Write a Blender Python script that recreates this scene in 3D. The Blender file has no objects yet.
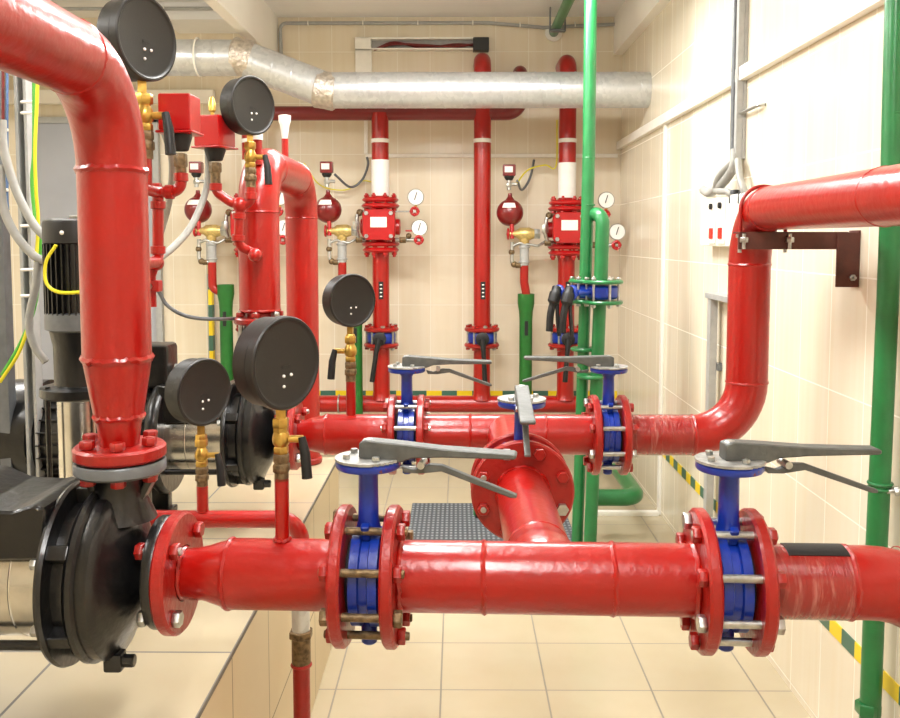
import bpy, bmesh, math, random
from mathutils import Vector, Matrix, Quaternion
random.seed(7)
PI = math.pi
V = Vector
COL = bpy.context.scene.collection
# ------------------------------------------------------------------ camera
H = 1.42; F = 900.0; PITCH = math.atan(67/900); YAW = math.atan(7/900)
RM = Matrix.Rotation(YAW, 3, 'Z') @ Matrix.Rotation(PI/2 - PITCH, 3, 'X')
CAM = V((0, 0, H))
cd = bpy.data.cameras.new('camera'); cam = bpy.data.objects.new('camera', cd); COL.objects.link(cam)
cam.location = CAM; cam.rotation_euler = RM.to_euler()
cd.sensor_fit = 'HORIZONTAL'; cd.sensor_width = 36; cd.lens = F/900*36; cd.shift_y = -52/900; cd.clip_start = .05
bpy.context.scene.camera = cam
def ray(px, py): return RM @ V((px-450, -(py-307), -F))
def P(px, py, Y):
    d = ray(px, py); return CAM + d*(Y/d.y)
def PX(px, py, X):
    d = ray(px, py); return CAM + d*(X/d.x)
def PZ(px, py, Z):
    d = ray(px, py); return CAM + d*((Z-H)/d.z)
# ------------------------------------------------------------------ materials
def srgb(c):
    c = c/255; return c/12.92 if c < .04045 else ((c+.055)/1.055)**2.4
def rgb(r, g, b): return (srgb(r), srgb(g), srgb(b), 1)
class N:
    def __init__(s, name):
        s.m = bpy.data.materials.new(name); s.m.use_nodes = True
        s.t = s.m.node_tree; s.b = s.t.nodes['Principled BSDF']
    def n(s, typ, **kw):
        x = s.t.nodes.new(typ)
        for k, v in kw.items():
            if k.startswith('_'): setattr(x, k[1:], v)
            else: x.inputs[k.replace('__', ' ')].default_value = v
        return x
    def l(s, a, b): s.t.links.new(a, b)
    def mix(s, fac, a, b, mode='MIX'):
        x = s.t.nodes.new('ShaderNodeMix'); x.data_type = 'RGBA'; x.blend_type = mode
        for sock, v in ((x.inputs[0], fac), (x.inputs[6], a), (x.inputs[7], b)):
            if hasattr(v, 'is_output'): s.l(v, sock)
            else: sock.default_value = v
        return x.outputs[2]
    def ramp(s, fac, stops):
        x = s.t.nodes.new('ShaderNodeValToRGB'); e = x.color_ramp.elements
        while len(e) < len(stops): e.new(.5)
        for i, (p, c) in enumerate(stops): e[i].position = p; e[i].color = c
        s.l(fac, x.inputs[0]); return x.outputs[0]
    def coord(s, scale=(1, 1, 1)):
        tc = s.n('ShaderNodeTexCoord'); mp = s.n('ShaderNodeMapping'); mp.inputs['Scale'].default_value = scale
        s.l(tc.outputs['Object'], mp.inputs[0]); return mp.outputs[0]
    def bump(s, h, strength, dist=.01):
        b = s.n('ShaderNodeBump'); b.inputs['Strength'].default_value = strength; b.inputs['Distance'].default_value = dist
        s.l(h, b.inputs['Height']); s.l(b.outputs[0], s.b.inputs['Normal'])
def G(v): return (v, v, v, 1)
def mat(name, c, rough=.4, metal=0, var=.12, nscale=30, bump=.05, bscale=90, coat=0, spots=None, spec=.5):
    k = N(name); co = k.coord()
    nz = k.n('ShaderNodeTexNoise', Scale=nscale, Detail=4); k.l(co, nz.inputs['Vector'])
    dark = tuple(x*(1-var*2) for x in c[:3])+(1,); lite = tuple(min(1, x*(1+var)) for x in c[:3])+(1,)
    base = k.ramp(nz.outputs[0], [(.3, dark), (.65, lite)])
    if spots:
        n2 = k.n('ShaderNodeTexNoise', Scale=spots[1], Detail=6, Roughness=.7); k.l(co, n2.inputs['Vector'])
        f = k.ramp(n2.outputs[0], [(spots[2], G(0)), (spots[2]+.03, G(1))])
        base = k.mix(f, base, spots[0])
    k.l(base, k.b.inputs['Base Color'])
    k.b.inputs['Roughness'].default_value = rough; k.b.inputs['Metallic'].default_value = metal
    k.b.inputs['Coat Weight'].default_value = coat; k.b.inputs['Coat Roughness'].default_value = .12
    k.b.inputs['Specular IOR Level'].default_value = spec
    if bump:
        nb = k.n('ShaderNodeTexNoise', Scale=bscale, Detail=3); k.l(co, nb.inputs['Vector']); k.bump(nb.outputs[0], bump)
    return k.m
RED = mat('red_paint', rgb(158, 10, 3), .3, var=.05, nscale=9, bump=.14, bscale=55, coat=.25)
REDF = mat('red_flange_paint', rgb(152, 17, 9), .36, var=.08, nscale=25, bump=.22, bscale=70, coat=.2, spots=(rgb(120, 30, 20), 22, .72))
REDB = mat('red_smooth_paint', rgb(172, 12, 16), .3, var=.03, bump=.02, coat=.2)
REDD = mat('dark_red_paint', rgb(115, 12, 16), .3, var=.05, bump=.03, coat=.3)
BLUE = mat('blue_enamel', rgb(12, 48, 150), .28, var=.1, bump=.08, coat=.3, spots=(rgb(110, 50, 45), 30, .66))
GREEN = mat('green_paint', rgb(30, 116, 62), .33, var=.08, nscale=14, bump=.08, coat=.2)
GREEND = mat('green_plastic_paint', rgb(28, 100, 36), .4, var=.06, bump=.03)
BLACK = mat('black_plastic', rgb(24, 23, 22), .45, var=.05, bump=.03, bscale=300)
BLACKR = mat('black_grip_rubber', rgb(13, 14, 16), .5, var=.1, bump=.05)
PUMPB = mat('black_cast_iron', rgb(17, 17, 18), .3, var=.2, nscale=16, bump=.16, bscale=45, coat=.2)
STEEL = mat('stainless_steel', rgb(218, 216, 210), .22, 1, var=.06, bump=.02)
ZINC = mat('zinc_plated_steel', rgb(190, 192, 190), .35, 1, var=.12, nscale=60, bump=.08)
LEVER = mat('grey_cast_lever', rgb(90, 92, 89), .5, .2, var=.12, nscale=50, bump=.12)
PLATE = mat('worn_notch_plate', rgb(160, 160, 156), .45, .4, var=.2, nscale=70, bump=.1, spots=(rgb(120, 105, 90), 60, .66))
BRASS = mat('brass', rgb(196, 160, 82), .3, .9, var=.15, nscale=60, bump=.08)
BRASSP = mat('pale_brass', rgb(205, 180, 115), .35, .6, var=.12, nscale=60, bump=.08)
RUST = mat('rusty_fitting', rgb(120, 100, 72), .5, .6, var=.3, nscale=90, bump=.3)
WHITEP = mat('white_plastic', rgb(240, 238, 230), .4, var=.02, bump=.01)
PAPER = mat('white_paper', rgb(238, 236, 232), .7, var=.02, bump=.02)
GREYP = mat('grey_plastic', rgb(165, 166, 164), .45, var=.05, bump=.02)
CABLEW = mat('pale_corrugated_hose', rgb(155, 155, 150), .5, var=.05, bump=.02)
GREYD = mat('dark_grey_metal', rgb(108, 112, 116), .4, .3, var=.08, bump=.04)
DOORG = mat('grey_door_paint', rgb(160, 163, 170), .5, var=.03, nscale=4, bump=.02)
BROWN = mat('red_oxide_primer', rgb(84, 38, 28), .55, var=.15, nscale=25, bump=.1)
YEL = mat('yellow_sheath', rgb(225, 215, 40), .4, var=.03, bump=0)
YGRN = mat('green_sheath', rgb(80, 170, 60), .4, var=.03, bump=0)
CABRED = mat('dark_red_cable', rgb(110, 30, 30), .5, var=.2, nscale=60, bump=0)
REDLIT = mat('red_button', rgb(230, 40, 30), .3, var=.02, bump=0)
CEIL = mat('ceiling_plaster', rgb(238, 238, 238), .8, var=.02, nscale=3, bump=.02)
WHITEW = mat('white_beam_paint', rgb(244, 241, 234), .6, var=.015, nscale=4, bump=.02)
RUBBER = mat('rubber_gasket', rgb(24, 24, 24), .6, var=.1, bump=.1)
def shrink(name):           # red pipe under a crinkled clear plastic wrap
    k = N(name); co = k.coord((60, 7, 7))
    nz = k.n('ShaderNodeTexNoise', Scale=1, Detail=5, Roughness=.65, Distortion=.6); k.l(co, nz.inputs['Vector'])
    f = k.ramp(nz.outputs[0], [(.54, G(0)), (.68, G(.6))])
    k.l(k.mix(f, rgb(145, 20, 16), rgb(200, 130, 120)), k.b.inputs['Base Color'])
    k.b.inputs['Roughness'].default_value = .2; k.b.inputs['Coat Weight'].default_value = .6
    k.bump(nz.outputs[0], .7, .01); return k.m
WRAP = shrink('wrapped_red_pipe')
def galv(name):
    k = N(name); co = k.coord((1, 1, 1))
    v = k.n('ShaderNodeTexVoronoi', Scale=45); k.l(co, v.inputs['Vector'])
    c = k.mix(v.outputs['Color'], rgb(196, 200, 204), rgb(218, 221, 224))
    k.l(c, k.b.inputs['Base Color']); k.b.inputs['Metallic'].default_value = .7; k.b.inputs['Roughness'].default_value = .36
    nz = k.n('ShaderNodeTexNoise', Scale=14, Detail=3); k.l(co, nz.inputs['Vector']); k.bump(nz.outputs[0], .1)
    return k.m
GALV = galv('galvanised_sheet')
def tile(name, axes, w, h, ou, ov, c1, c2, grout, streak=True, rough=.22, mortar=.0022, spec=.5):
    k = N(name); tc = k.n('ShaderNodeTexCoord'); sp = k.n('ShaderNodeSeparateXYZ'); cb = k.n('ShaderNodeCombineXYZ')
    k.l(tc.outputs['Object'], sp.inputs[0])
    for i, (a, o) in enumerate(zip(axes, (ou, ov))):
        m = k.n('ShaderNodeMath', _operation='SUBTRACT'); k.l(sp.outputs['XYZ'.index(a)], m.inputs[0]); m.inputs[1].default_value = o-20*(w, h)[i]
        k.l(m.outputs[0], cb.inputs[i])
    br = k.n('ShaderNodeTexBrick', _offset=0.0, _squash=1.0)
    k.l(cb.outputs[0], br.inputs['Vector'])
    for n_, v_ in (('Color1', G(.0)), ('Color2', G(1)), ('Mortar', G(.5)), ('Scale', 1.0), ('Mortar Size', mortar), ('Mortar Smooth', .1), ('Bias', 0), ('Brick Width', w), ('Row Height', h)):
        br.inputs[n_].default_value = v_
    col = k.mix(br.outputs['Color'], c1, tuple(x*.955 for x in c1[:3])+(1,))
    mp = k.n('ShaderNodeMapping'); mp.inputs['Scale'].default_value = (24, 1.0, 1) if streak else (3, 3, 3)
    k.l(cb.outputs[0], mp.inputs[0])
    nz = k.n('ShaderNodeTexNoise', Scale=1, Detail=4); k.l(mp.outputs[0], nz.inputs['Vector'])
    f = k.ramp(nz.outputs[0], [(.3, G(0)), (.75, G(1))])
    col = k.mix(f, col, c2)
    col = k.mix(br.outputs['Fac'], col, grout)
    k.l(col, k.b.inputs['Base Color'])
    rr = k.mix(br.outputs['Fac'], G(rough), G(.8)); k.l(rr, k.b.inputs['Roughness']); k.b.inputs['Specular IOR Level'].default_value = spec
    iv = k.n('ShaderNodeMath', _operation='SUBTRACT'); iv.inputs[0].default_value = 1; k.l(br.outputs['Fac'], iv.inputs[1])
    k.bump(iv.outputs[0], .3, .002)
    return k.m
WC1, WC2, WG = rgb(229, 219, 198), rgb(222, 209, 183), rgb(235, 229, 214)
XW = 1.057; YB = 5.87; PTOP = .62; PX1 = -.437; PY1 = 3.27; ZC = 2.84
TFLOOR = tile('floor_tiles', 'XY', .333, .333, -.05, PZ(500, 643, 0).y, rgb(190, 179, 153), rgb(182, 169, 140), rgb(138, 131, 117), False, .2, .003)
TBACK = tile('back_wall_tiles', 'XZ', .21, .325, -.173, 1.647, WC1, WC2, WG)
TSIDE = tile('side_wall_tiles', 'YZ', .22, .325, 2.543, 1.647, rgb(236, 229, 211), rgb(230, 219, 194), rgb(242, 238, 226))
TPTOP = tile('plinth_top_tiles', 'XY', .333, .333, -.437, 1.36, rgb(186, 174, 148), rgb(178, 164, 134), rgb(108, 103, 95), False, .25, .003)
TPSIDE = tile('plinth_side_tiles', 'YZ', .333, .333, 1.36, .62, rgb(204, 186, 150), rgb(194, 174, 136), rgb(145, 134, 114), False, .3, .003)
def stripes(name, axis, period):
    k = N(name); tc = k.n('ShaderNodeTexCoord'); sp = k.n('ShaderNodeSeparateXYZ'); k.l(tc.outputs['Object'], sp.inputs[0])
    m = k.n('ShaderNodeMath', _operation='MULTIPLY'); k.l(sp.outputs['XYZ'.index(axis)], m.inputs[0]); m.inputs[1].default_value = 1/period
    f = k.n('ShaderNodeMath', _operation='FRACT'); k.l(m.outputs[0], f.inputs[0])
    g = k.n('ShaderNodeMath', _operation='GREATER_THAN'); k.l(f.outputs[0], g.inputs[0]); g.inputs[1].default_value = .5
    k.l(k.mix(g.outputs[0], rgb(235, 205, 30), rgb(62, 105, 88)), k.b.inputs['Base Color']); k.b.inputs['Roughness'].default_value = .45
    return k.m
TAPEY = stripes('striped_tape_side', 'Y', .16); TAPEX = stripes('striped_tape_back', 'X', .2); TAPEZ = stripes('striped_tape_upright', 'Z', .2)
def matweave(name):
    k = N(name); co = k.coord()
    w1 = k.n('ShaderNodeTexWave', Scale=14, _bands_direction='X'); w2 = k.n('ShaderNodeTexWave', Scale=8, _bands_direction='Y')
    k.l(co, w1.inputs['Vector']); k.l(co, w2.inputs['Vector'])
    c = k.mix(w1.outputs['Fac'], rgb(60, 66, 72), rgb(140, 146, 150)); c = k.mix(w2.outputs['Fac'], rgb(66, 72, 78), c)
    k.l(c, k.b.inputs['Base Color']); k.b.inputs['Roughness'].default_value = .7; k.bump(w1.outputs['Fac'], .4, .004); return k.m
MATM = matweave('ribbed_grey_mat')
# ------------------------------------------------------------------ mesh helpers
OFF = {}
def frame(axis):
    a = V(axis).normalized(); ref = V((0, 0, 1)) if abs(a.z) < .9 else V((1, 0, 0))
    u = a.cross(ref).normalized(); v = a.cross(u).normalized(); return a, u, v
class MB:
    def __init__(s): s.bm = bmesh.new(); s.wn = False
    def rings(s, rings, cap0=True, cap1=True, closed=False):
        rv = [[s.bm.verts.new(p) for p in r] for r in rings]; n = len(rv[0])
        for a, b in zip(rv, rv[1:] + ([rv[0]] if closed else [])):
            for i in range(n):
                try: s.bm.faces.new((a[i], a[(i+1) % n], b[(i+1) % n], b[i]))
                except ValueError: pass
        if not closed:
            if cap0: s.bm.faces.new(rv[0][::-1])
            if cap1: s.bm.faces.new(rv[-1])
        return s
    def lathe(s, prof, o=(0, 0, 0), axis=(0, 0, 1), seg=40, closed=False):
        a, u, v = frame(axis); o = V(o); rr = []
        for r, h in prof:
            r = max(r, .00005)
            rr.append([o+a*h+(u*math.cos(2*PI*i/seg)+v*math.sin(2*PI*i/seg))*r for i in range(seg)])
        return s.rings(rr, closed=closed)
    def cyl(s, o, axis, r, h0, h1, seg=32, ch=0):
        if ch: return s.lathe([(r-ch, h0), (r, h0+ch), (r, h1-ch), (r-ch, h1)], o, axis, seg)
        return s.lathe([(r, h0), (r, h1)], o, axis, seg)
    def ring(s, o, axis, ri, ro, h0, h1, seg=48, ch=.003):      # annular disc
        return s.lathe([(ri, h0), (ro-ch, h0), (ro, h0+ch), (ro, h1-ch), (ro-ch, h1), (ri, h1)], o, axis, seg, closed=True)
    def torus(s, o, axis, R, r, seg=40, m=8):
        return s.lathe([(R+r*math.cos(2*PI*i/m), r*math.sin(2*PI*i/m)) for i in range(m)], o, axis, seg, closed=True)
    def sphere(s, o, r, sc=(1, 1, 1), seg=24):
        return s.lathe([(r*math.sin(PI*i/seg), -r*math.cos(PI*i/seg)) for i in range(seg+1)], o, (0, 0, 1), seg)
    def tube(s, pts, r, seg=16, caps=True):
        pts = [V(p) for p in pts]; n = len(pts); rr = r if isinstance(r, (list, tuple)) else [r]*n
        t = [(pts[min(i+1, n-1)]-pts[max(i-1, 0)]).normalized() for i in range(n)]
        _, u, _ = frame(t[0]); out = []
        for i in range(n):
            if i: u = t[i-1].rotation_difference(t[i]) @ u
            u = (u - t[i]*u.dot(t[i])).normalized(); v = t[i].cross(u)
            out.append([pts[i]+(u*math.cos(2*PI*k/seg)+v*math.sin(2*PI*k/seg))*rr[i] for k in range(seg)])
        return s.rings(out, caps, caps)
    def box(s, c, size, rot=None, bev=.002):
        b = bmesh.new(); bmesh.ops.create_cube(b, size=1)
        bmesh.ops.scale(b, vec=size, verts=b.verts)
        if bev: bmesh.ops.bevel(b, geom=list(b.edges), offset=min(bev, min(size)*.4), segments=2, affect='EDGES', profile=.5)
        M = Matrix.Translation(c) @ (rot.to_4x4() if rot else Matrix())
        bmesh.ops.transform(b, matrix=M, verts=b.verts); s.join(b); return s
    def bb(s, a, b, bev=.002):
        a, b = V(a), V(b); return s.box((a+b)/2, [abs(x) for x in (b-a)], None, bev)
    def prism(s, pts, h, M=None, bev=0):             # polygon in local XY, thickness h along local Z (centred)
        b = bmesh.new(); f = b.faces.new([b.verts.new((x, y, -h/2)) for x, y in pts])
        r = bmesh.ops.extrude_face_region(b, geom=[f])
        bmesh.ops.translate(b, vec=(0, 0, h), verts=[v for v in r['geom'] if isinstance(v, bmesh.types.BMVert)])
        bmesh.ops.recalc_face_normals(b, faces=b.faces)
        if bev: bmesh.ops.bevel(b, geom=list(b.edges), offset=bev, segments=1, affect='EDGES')
        if M is not None: bmesh.ops.transform(b, matrix=M, verts=b.verts)
        s.join(b); return s
    def hexn(s, o, axis, r, h0, h1):
        return s.lathe([(r*.9, h0), (r, h0+(h1-h0)*.12), (r, h1-(h1-h0)*.12), (r*.9, h1)], o, axis, 6)
    def join(s, b):
        me = bpy.data.meshes.new('tmp'); b.to_mesh(me); b.free(); s.bm.from_mesh(me); bpy.data.meshes.remove(me); s.wn = True
    def build(s, name, m, parent=None, label=None, smooth=True, loc=None, ang=38):
        bmesh.ops.recalc_face_normals(s.bm, faces=s.bm.faces)
        off = V(loc) if loc is not None else OFF.get(parent.name if parent else None, V((0, 0, 0)))
        if off.length: bmesh.ops.translate(s.bm, vec=-off, verts=s.bm.verts)
        me = bpy.data.meshes.new(name); s.bm.to_mesh(me); s.bm.free()
        if smooth:
            me.polygons.foreach_set('use_smooth', [True]*len(me.polygons)); me.set_sharp_from_angle(angle=math.radians(ang))
        me.materials.append(m)
        o = bpy.data.objects.new(name, me); COL.objects.link(o)
        if smooth and s.wn:
            w_ = o.modifiers.new('weighted_normals', 'WEIGHTED_NORMAL'); w_.keep_sharp = True
        if parent: o.parent = parent
        elif loc is not None: o.location = loc
        OFF[o.name] = off.copy()
        if label: o['label'] = label
        return o
def fil(pts, R, n=8):          # polyline with rounded corners
    pts = [V(p) for p in pts]; out = [pts[0]]
    for i in range(1, len(pts)-1):
        r = R[i-1] if isinstance(R, (list, tuple)) else R
        a = (pts[i-1]-pts[i]); b = (pts[i+1]-pts[i]); la, lb = a.length, b.length; a.normalize(); b.normalize()
        th = a.angle(b)
        if th > PI-.02: out.append(pts[i]); continue
        d = min(r/math.tan(th/2), la*.49 if i > 1 else la*.98, lb*.49 if i < len(pts)-2 else lb*.98); r2 = d*math.tan(th/2)
        bis = (a+b).normalized(); c = pts[i]+bis*(r2/math.sin(th/2))
        s = (pts[i]+a*d)-c; e = (pts[i]+b*d)-c; tot = s.angle(e); ax = s.cross(e).normalized()
        for k in range(n+1): out.append(c + Quaternion(ax, tot*k/n) @ s)
    out.append(pts[-1]); return out
def spline(pts, n=6):
    pts = [V(p) for p in pts]; q = [pts[0]*2-pts[1]]+pts+[pts[-1]*2-pts[-2]]; out = []
    for i in range(1, len(q)-2):
        for k in range(n):
            t = k/n; a, b, c, d = q[i-1:i+3]
            out.append(.5*((2*b)+(c-a)*t+(2*a-5*b+4*c-d)*t*t+(3*b-a-3*c+d)*t**3))
    out.append(pts[-1]); return out
def tag(o, label=None, cat=None, group=None, kind=None):
    if label: o['label'] = label
    if cat: o['category'] = cat
    if group: o['group'] = group
    if kind: o['kind'] = kind
    return o
def thing(name, label, cat, loc=(0, 0, 0), group=None, rz=0):
    o = bpy.data.objects.new(name, None); COL.objects.link(o); o.empty_display_size = .05
    o.location = loc; o.rotation_euler = (0, 0, rz); OFF[o.name] = V(loc)
    return tag(o, label, cat, group)
def single(mb, name, m, label, cat, group=None, kind=None):
    vs = [v.co for v in mb.bm.verts]; lo = [min(v[i] for v in vs) for i in range(3)]; hi = [max(v[i] for v in vs) for i in range(3)]
    o = mb.build(name, m, None, loc=V(((lo[0]+hi[0])/2, (lo[1]+hi[1])/2, lo[2])))
    return tag(o, label, cat, group, kind)
def struct(mb, name, m): return tag(mb.build(name, m, None, smooth=False), kind='structure')
def kids(o): return [c for c in bpy.data.objects if c.parent == o]
def copy_tree(o, parent=None):
    c = o.copy(); COL.objects.link(c); c.parent = parent
    for ch in kids(o): copy_tree(ch, c)
    return c
# ------------------------------------------------------------------ the room
XL = -3.2; YF = -1.4
m = MB().bb((XL, YF, -.1), (XW, YB, 0), 0); struct(m, 'floor', TFLOOR)
m = MB().bb((XL, YF, ZC), (XW, YB, ZC+.1), 0); struct(m, 'ceiling', CEIL)
m = MB().bb((XL-.1, YB, -.1), (XW+.1, YB+.1, ZC+.1), 0); struct(m, 'wall_back', TBACK)
m = MB().bb((XW, YF, -.1), (XW+.1, YB, ZC+.1), 0); struct(m, 'wall_right', TSIDE)
m = MB().bb((XL-.1, YF, -.1), (XL, YB, ZC+.1), 0); struct(m, 'wall_left', TSIDE)
m = MB().bb((XL-.1, YF-.1, -.1), (XW+.1, YF, ZC+.1), 0); struct(m, 'wall_front', TBACK)
# tiled plinth the pumps stand on
pl = thing('equipment_plinth', 'long raised plinth clad in beige tiles under the black pumps at left', 'plinth', (-1.8, 1, 0)); tag(pl, kind='structure')
def fixtile(mb, name, m_, par):  # tile materials read world coordinates: keep the mesh origin at the world origin
    o = mb.build(name, m_, None, smooth=False, loc=V((0, 0, 0))); o.parent = par; o.location = -OFF[par.name]; return o
fixtile(MB().bb((XL+.001, YF+.001, 0), (PX1-.012, PY1-.012, PTOP-.012), 0), 'plinth_core', TPSIDE, pl)
fixtile(MB().bb((XL+.002, YF+.002, PTOP-.012), (PX1, PY1, PTOP), .0015), 'top_slab', TPTOP, pl)
fixtile(MB().bb((PX1-.012, YF+.002, 0), (PX1-.0005, PY1-.001, PTOP-.012), 0), 'side_cladding', TPSIDE, pl)
# ceiling beams along the room
struct(MB().bb((-1.21, YF, 2.56), (-1.148, YB, ZC), 0), 'trim_1', WHITEW)
struct(MB().bb((1.0, YF, 2.6), (XW, YB, ZC), 0), 'trim_2', WHITEW)
struct(MB().bb((-1.78, YB-.37, ZC-.1), (-1.21, YB, ZC), 0), 'trim_3', CEIL)
a = P(20, 104, YB-.03); b = P(214, 90, YB-.03)
struct(MB().bb((XL, YB-.05, a.z), (b.x, YB, b.z), .004), 'trim_4', WHITEW)
# grey door in the back wall, left
a = P(22, 117, YB-.03); b = P(158, 117, YB-.03)
dr = thing('door_1', 'grey flat metal door in back wall, behind thick left riser', 'door', ((a.x+b.x)/2, YB, 0)); tag(dr, kind='structure')
MB().bb((a.x+.04, YB-.03, .0), (b.x-.04, YB-.001, a.z-.04), .003).build('door_leaf', DOORG, dr)
MB().bb((a.x, YB-.045, 0), (a.x+.04, YB, a.z), .003).bb((b.x-.04, YB-.045, 0), (b.x, YB, a.z), .003).bb((a.x, YB-.045, a.z-.04), (b.x, YB, a.z), .003).build('door_frame', GREYP, dr)
# wall trunking (white plastic channels)
zt = lambda y, Y: P(617, y, Y).z
def trunk(a, b, label, name='cable_trunking', g=None):
    return single(MB().bb(a, b, .003), name, WHITEP, label, 'trunking', g)
trunk((XW-.03, YF, 2.0), (XW, YB, 2.05), 'long white trunking running level along the right wall')
za = P(400, 156, YB).z
trunk((P(366, 156, YB).x, YB-.02, za-.012), (XW-.023, YB, za+.012), 'thin white trunking running level across the back wall')
q = PX(667, 130, XW)
trunk((XW-.015, q.y-.02, 0), (XW, q.y+.02, 2.01), 'white upright trunking on right wall, from level trunking to floor')
trunk((P(366, 120, YB).x-.012, YB-.018, za+.013), (P(366, 120, YB).x+.012, YB, P(366, 118, YB).z), 'short white upright trunking on back wall, left of first riser')
a = P(356, 80, YB); b = P(372, 51, YB)
trunk((a.x, YB-.04, a.z-.25), (b.x, YB, b.z), 'wide white upright trunking high on back wall above the duct')
a = P(356, 51.5, YB); b = P(476, 39, YB)
fr = thing('open_cable_tray', 'white open cable channel high on the back wall holding dark red cables', 'cable tray', ((a.x+b.x)/2, YB, a.z))
MB().bb((a.x, YB-.06, b.z-.012), (b.x, YB, b.z), .002).bb((a.x, YB-.06, a.z), (b.x, YB, a.z+.01), .002).build('channel_rim', WHITEP, fr)
MB().bb((a.x, YB-.06, a.z), (a.x+.10, YB-.001, b.z), .002).build('channel_cover', WHITEP, fr)
MB().bb((a.x+.1, YB-.01, a.z+.01), (b.x, YB-.001, b.z-.012), 0).build('channel_back', GREYP, fr)
for k in range(4):
    c = P(374, 50, YB-.05+.008*k); d = P(474, 44, YB-.05+.008*k)
    pts = spline([c, c.lerp(d, .2)+V((0, 0, .028+.004*k)), c.lerp(d, .5)+V((0, 0, .012-.006*k)), c.lerp(d, .8)+V((0, 0, .005*k-.01)), d+V((0, 0, -.003*k))])
    single(MB().tube(pts, .007, 8), 'cable', CABRED, 'dark red cable lying in the open white channel high on the back wall', 'cable', 'dark red cables in the open channel')
a = P(473, 51, YB-.05); b = P(489, 38, YB-.05)
single(MB().bb((a.x, YB-.08, a.z), (b.x, YB, b.z), .004), 'junction_box', BLACK, 'small black box at right end of the open cable channel', 'box')
# conduit at top of the back wall
def clip(par, c, ax, r): MB().torus(c, ax, r+.002, .003, 16, 6).build('clip', WHITEP, par)
cz = P(300, 24, YB).z
t = thing('conduit', 'thin grey conduit running along the top of back wall', 'conduit', (0, YB, cz))
MB().tube(fil([P(281.5, 62, YB-.02), V((-1.13, YB-.02, cz)), V((.2, YB-.02, cz)), V((.55, YB-.02, cz-.03)), V((1.0, YB-.02, cz-.01))], .04), .011, 10).build('tube', GREYP, t)
for x in (-.95, -.6, -.25, .1, .4, .75): MB().torus((x, YB-.02, cz-(.012 if x > .3 else 0)), (1, 0, 0), .014, .004, 14, 6).build('clip', WHITEP, t)
t = thing('conduit', 'thin grey conduit at top of back wall, left of the white ceiling beam', 'conduit', (-2, YB, cz))
MB().tube(fil([V((XL, YB-.39, cz)), V((-1.5, YB-.39, cz)), V((-1.22, YB-.39, cz))], .02), .011, 10).build('tube', GREYP, t)
for x in (-2.0, -1.75, -1.45): MB().torus((x, YB-.39, cz), (1, 0, 0), .014, .004, 14, 6).build('clip', WHITEP, t)
# striped hazard tape
q = PX(780, 572, XW)
struct(MB().bb((XW-.003, YF, q.z-.022), (XW, YB, q.z+.022), 0), 'baseboard_right', TAPEY)
q = P(450, 394, YB)
struct(MB().bb((-2.2, YB-.003, q.z-.03), (XW-.004, YB, q.z+.022), 0), 'baseboard_back', TAPEX)
a = P(205, 235, YB-.1); b = P(212, 380, YB-.1)
t = thing('striped_post', 'upright post wrapped in yellow and dark green stripes before back wall', 'post', ((a.x+b.x)/2, YB-.04, 0))
MB().bb((a.x, YB-.06, 0), (b.x, YB-.01, a.z), .003).build('tape_sleeve', TAPEZ, t)
MB().bb((a.x-.02, YB-.008, 0), (a.x-.004, YB, a.z), .002).bb((a.x+.001, YB-.01, 0), (b.x, YB, a.z), .0).build('post_core', GREYP, t)
# floor trunking and mat
q = PZ(620, 515, 0)
trunk((P(597, 514, q.y).x, q.y-.02, 0), (XW-.016, q.y+.02, .022), 'white trunking strip lying across the floor at the right wall', 'floor_trunking')
a = PZ(410, 545, 0); b = PZ(405, 505, 0)
single(MB().bb((a.x-.02, a.y, 0), (PZ(568, 520, 0).x, b.y, .012), .003), 'floor_mat', MATM, 'grey ribbed mat on the floor behind the front red pipe', 'mat')
# ------------------------------------------------------------------ flange / pipe helpers
RP = .0565; RFL = .112
def flange(mb, o, ax, r=RFL, th=.02, ri=.045, ch=.004): mb.ring(o, ax, ri, r, -th/2, th/2, 56, ch)
def weld(c, ax, par, R=RP, r=.004, m_=RED, wob=.0012):
    mb = MB(); a, u, v = frame(ax); c = V(c); seg = 60; rings = []
    for i in range(seg):
        t_ = 2*PI*i/seg; d = u*math.cos(t_)+v*math.sin(t_); j = random.uniform(-wob, wob)
        rings.append([c+a*j+d*(R-.0015+(r+j*.4)*math.cos(k*PI/3))+a*(r+abs(j))*math.sin(k*PI/3) for k in range(6)])
    mb.rings(rings, closed=True); return mb.build('weld_seam', m_, par)
def bolts(par, c, ax, rb, n, L0, L1, ang0=0, shaft=ZINC, nutm=REDF, br=.0065, name='stud_bolt', nr=.0135):
    a, u, v = frame(ax); c = V(c)
    for i in range(n):
        t_ = ang0+2*PI*i/n; o = c+(u*math.cos(t_)+v*math.sin(t_))*rb
        j = random.uniform(-.004, .006)
        b = MB().cyl(o, ax, br, L0-.012-j, L1+.014+j, 12, .001).build(name, shaft, par)
        MB().hexn(o, ax, nr, L0-.013, L0-.0005).build('nut', nutm if (i*7) % 5 else shaft, b)
        MB().hexn(o, ax, nr, L1+.0005, L1+.013).build('nut', nutm if (i*3) % 4 else shaft, b)
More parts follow.
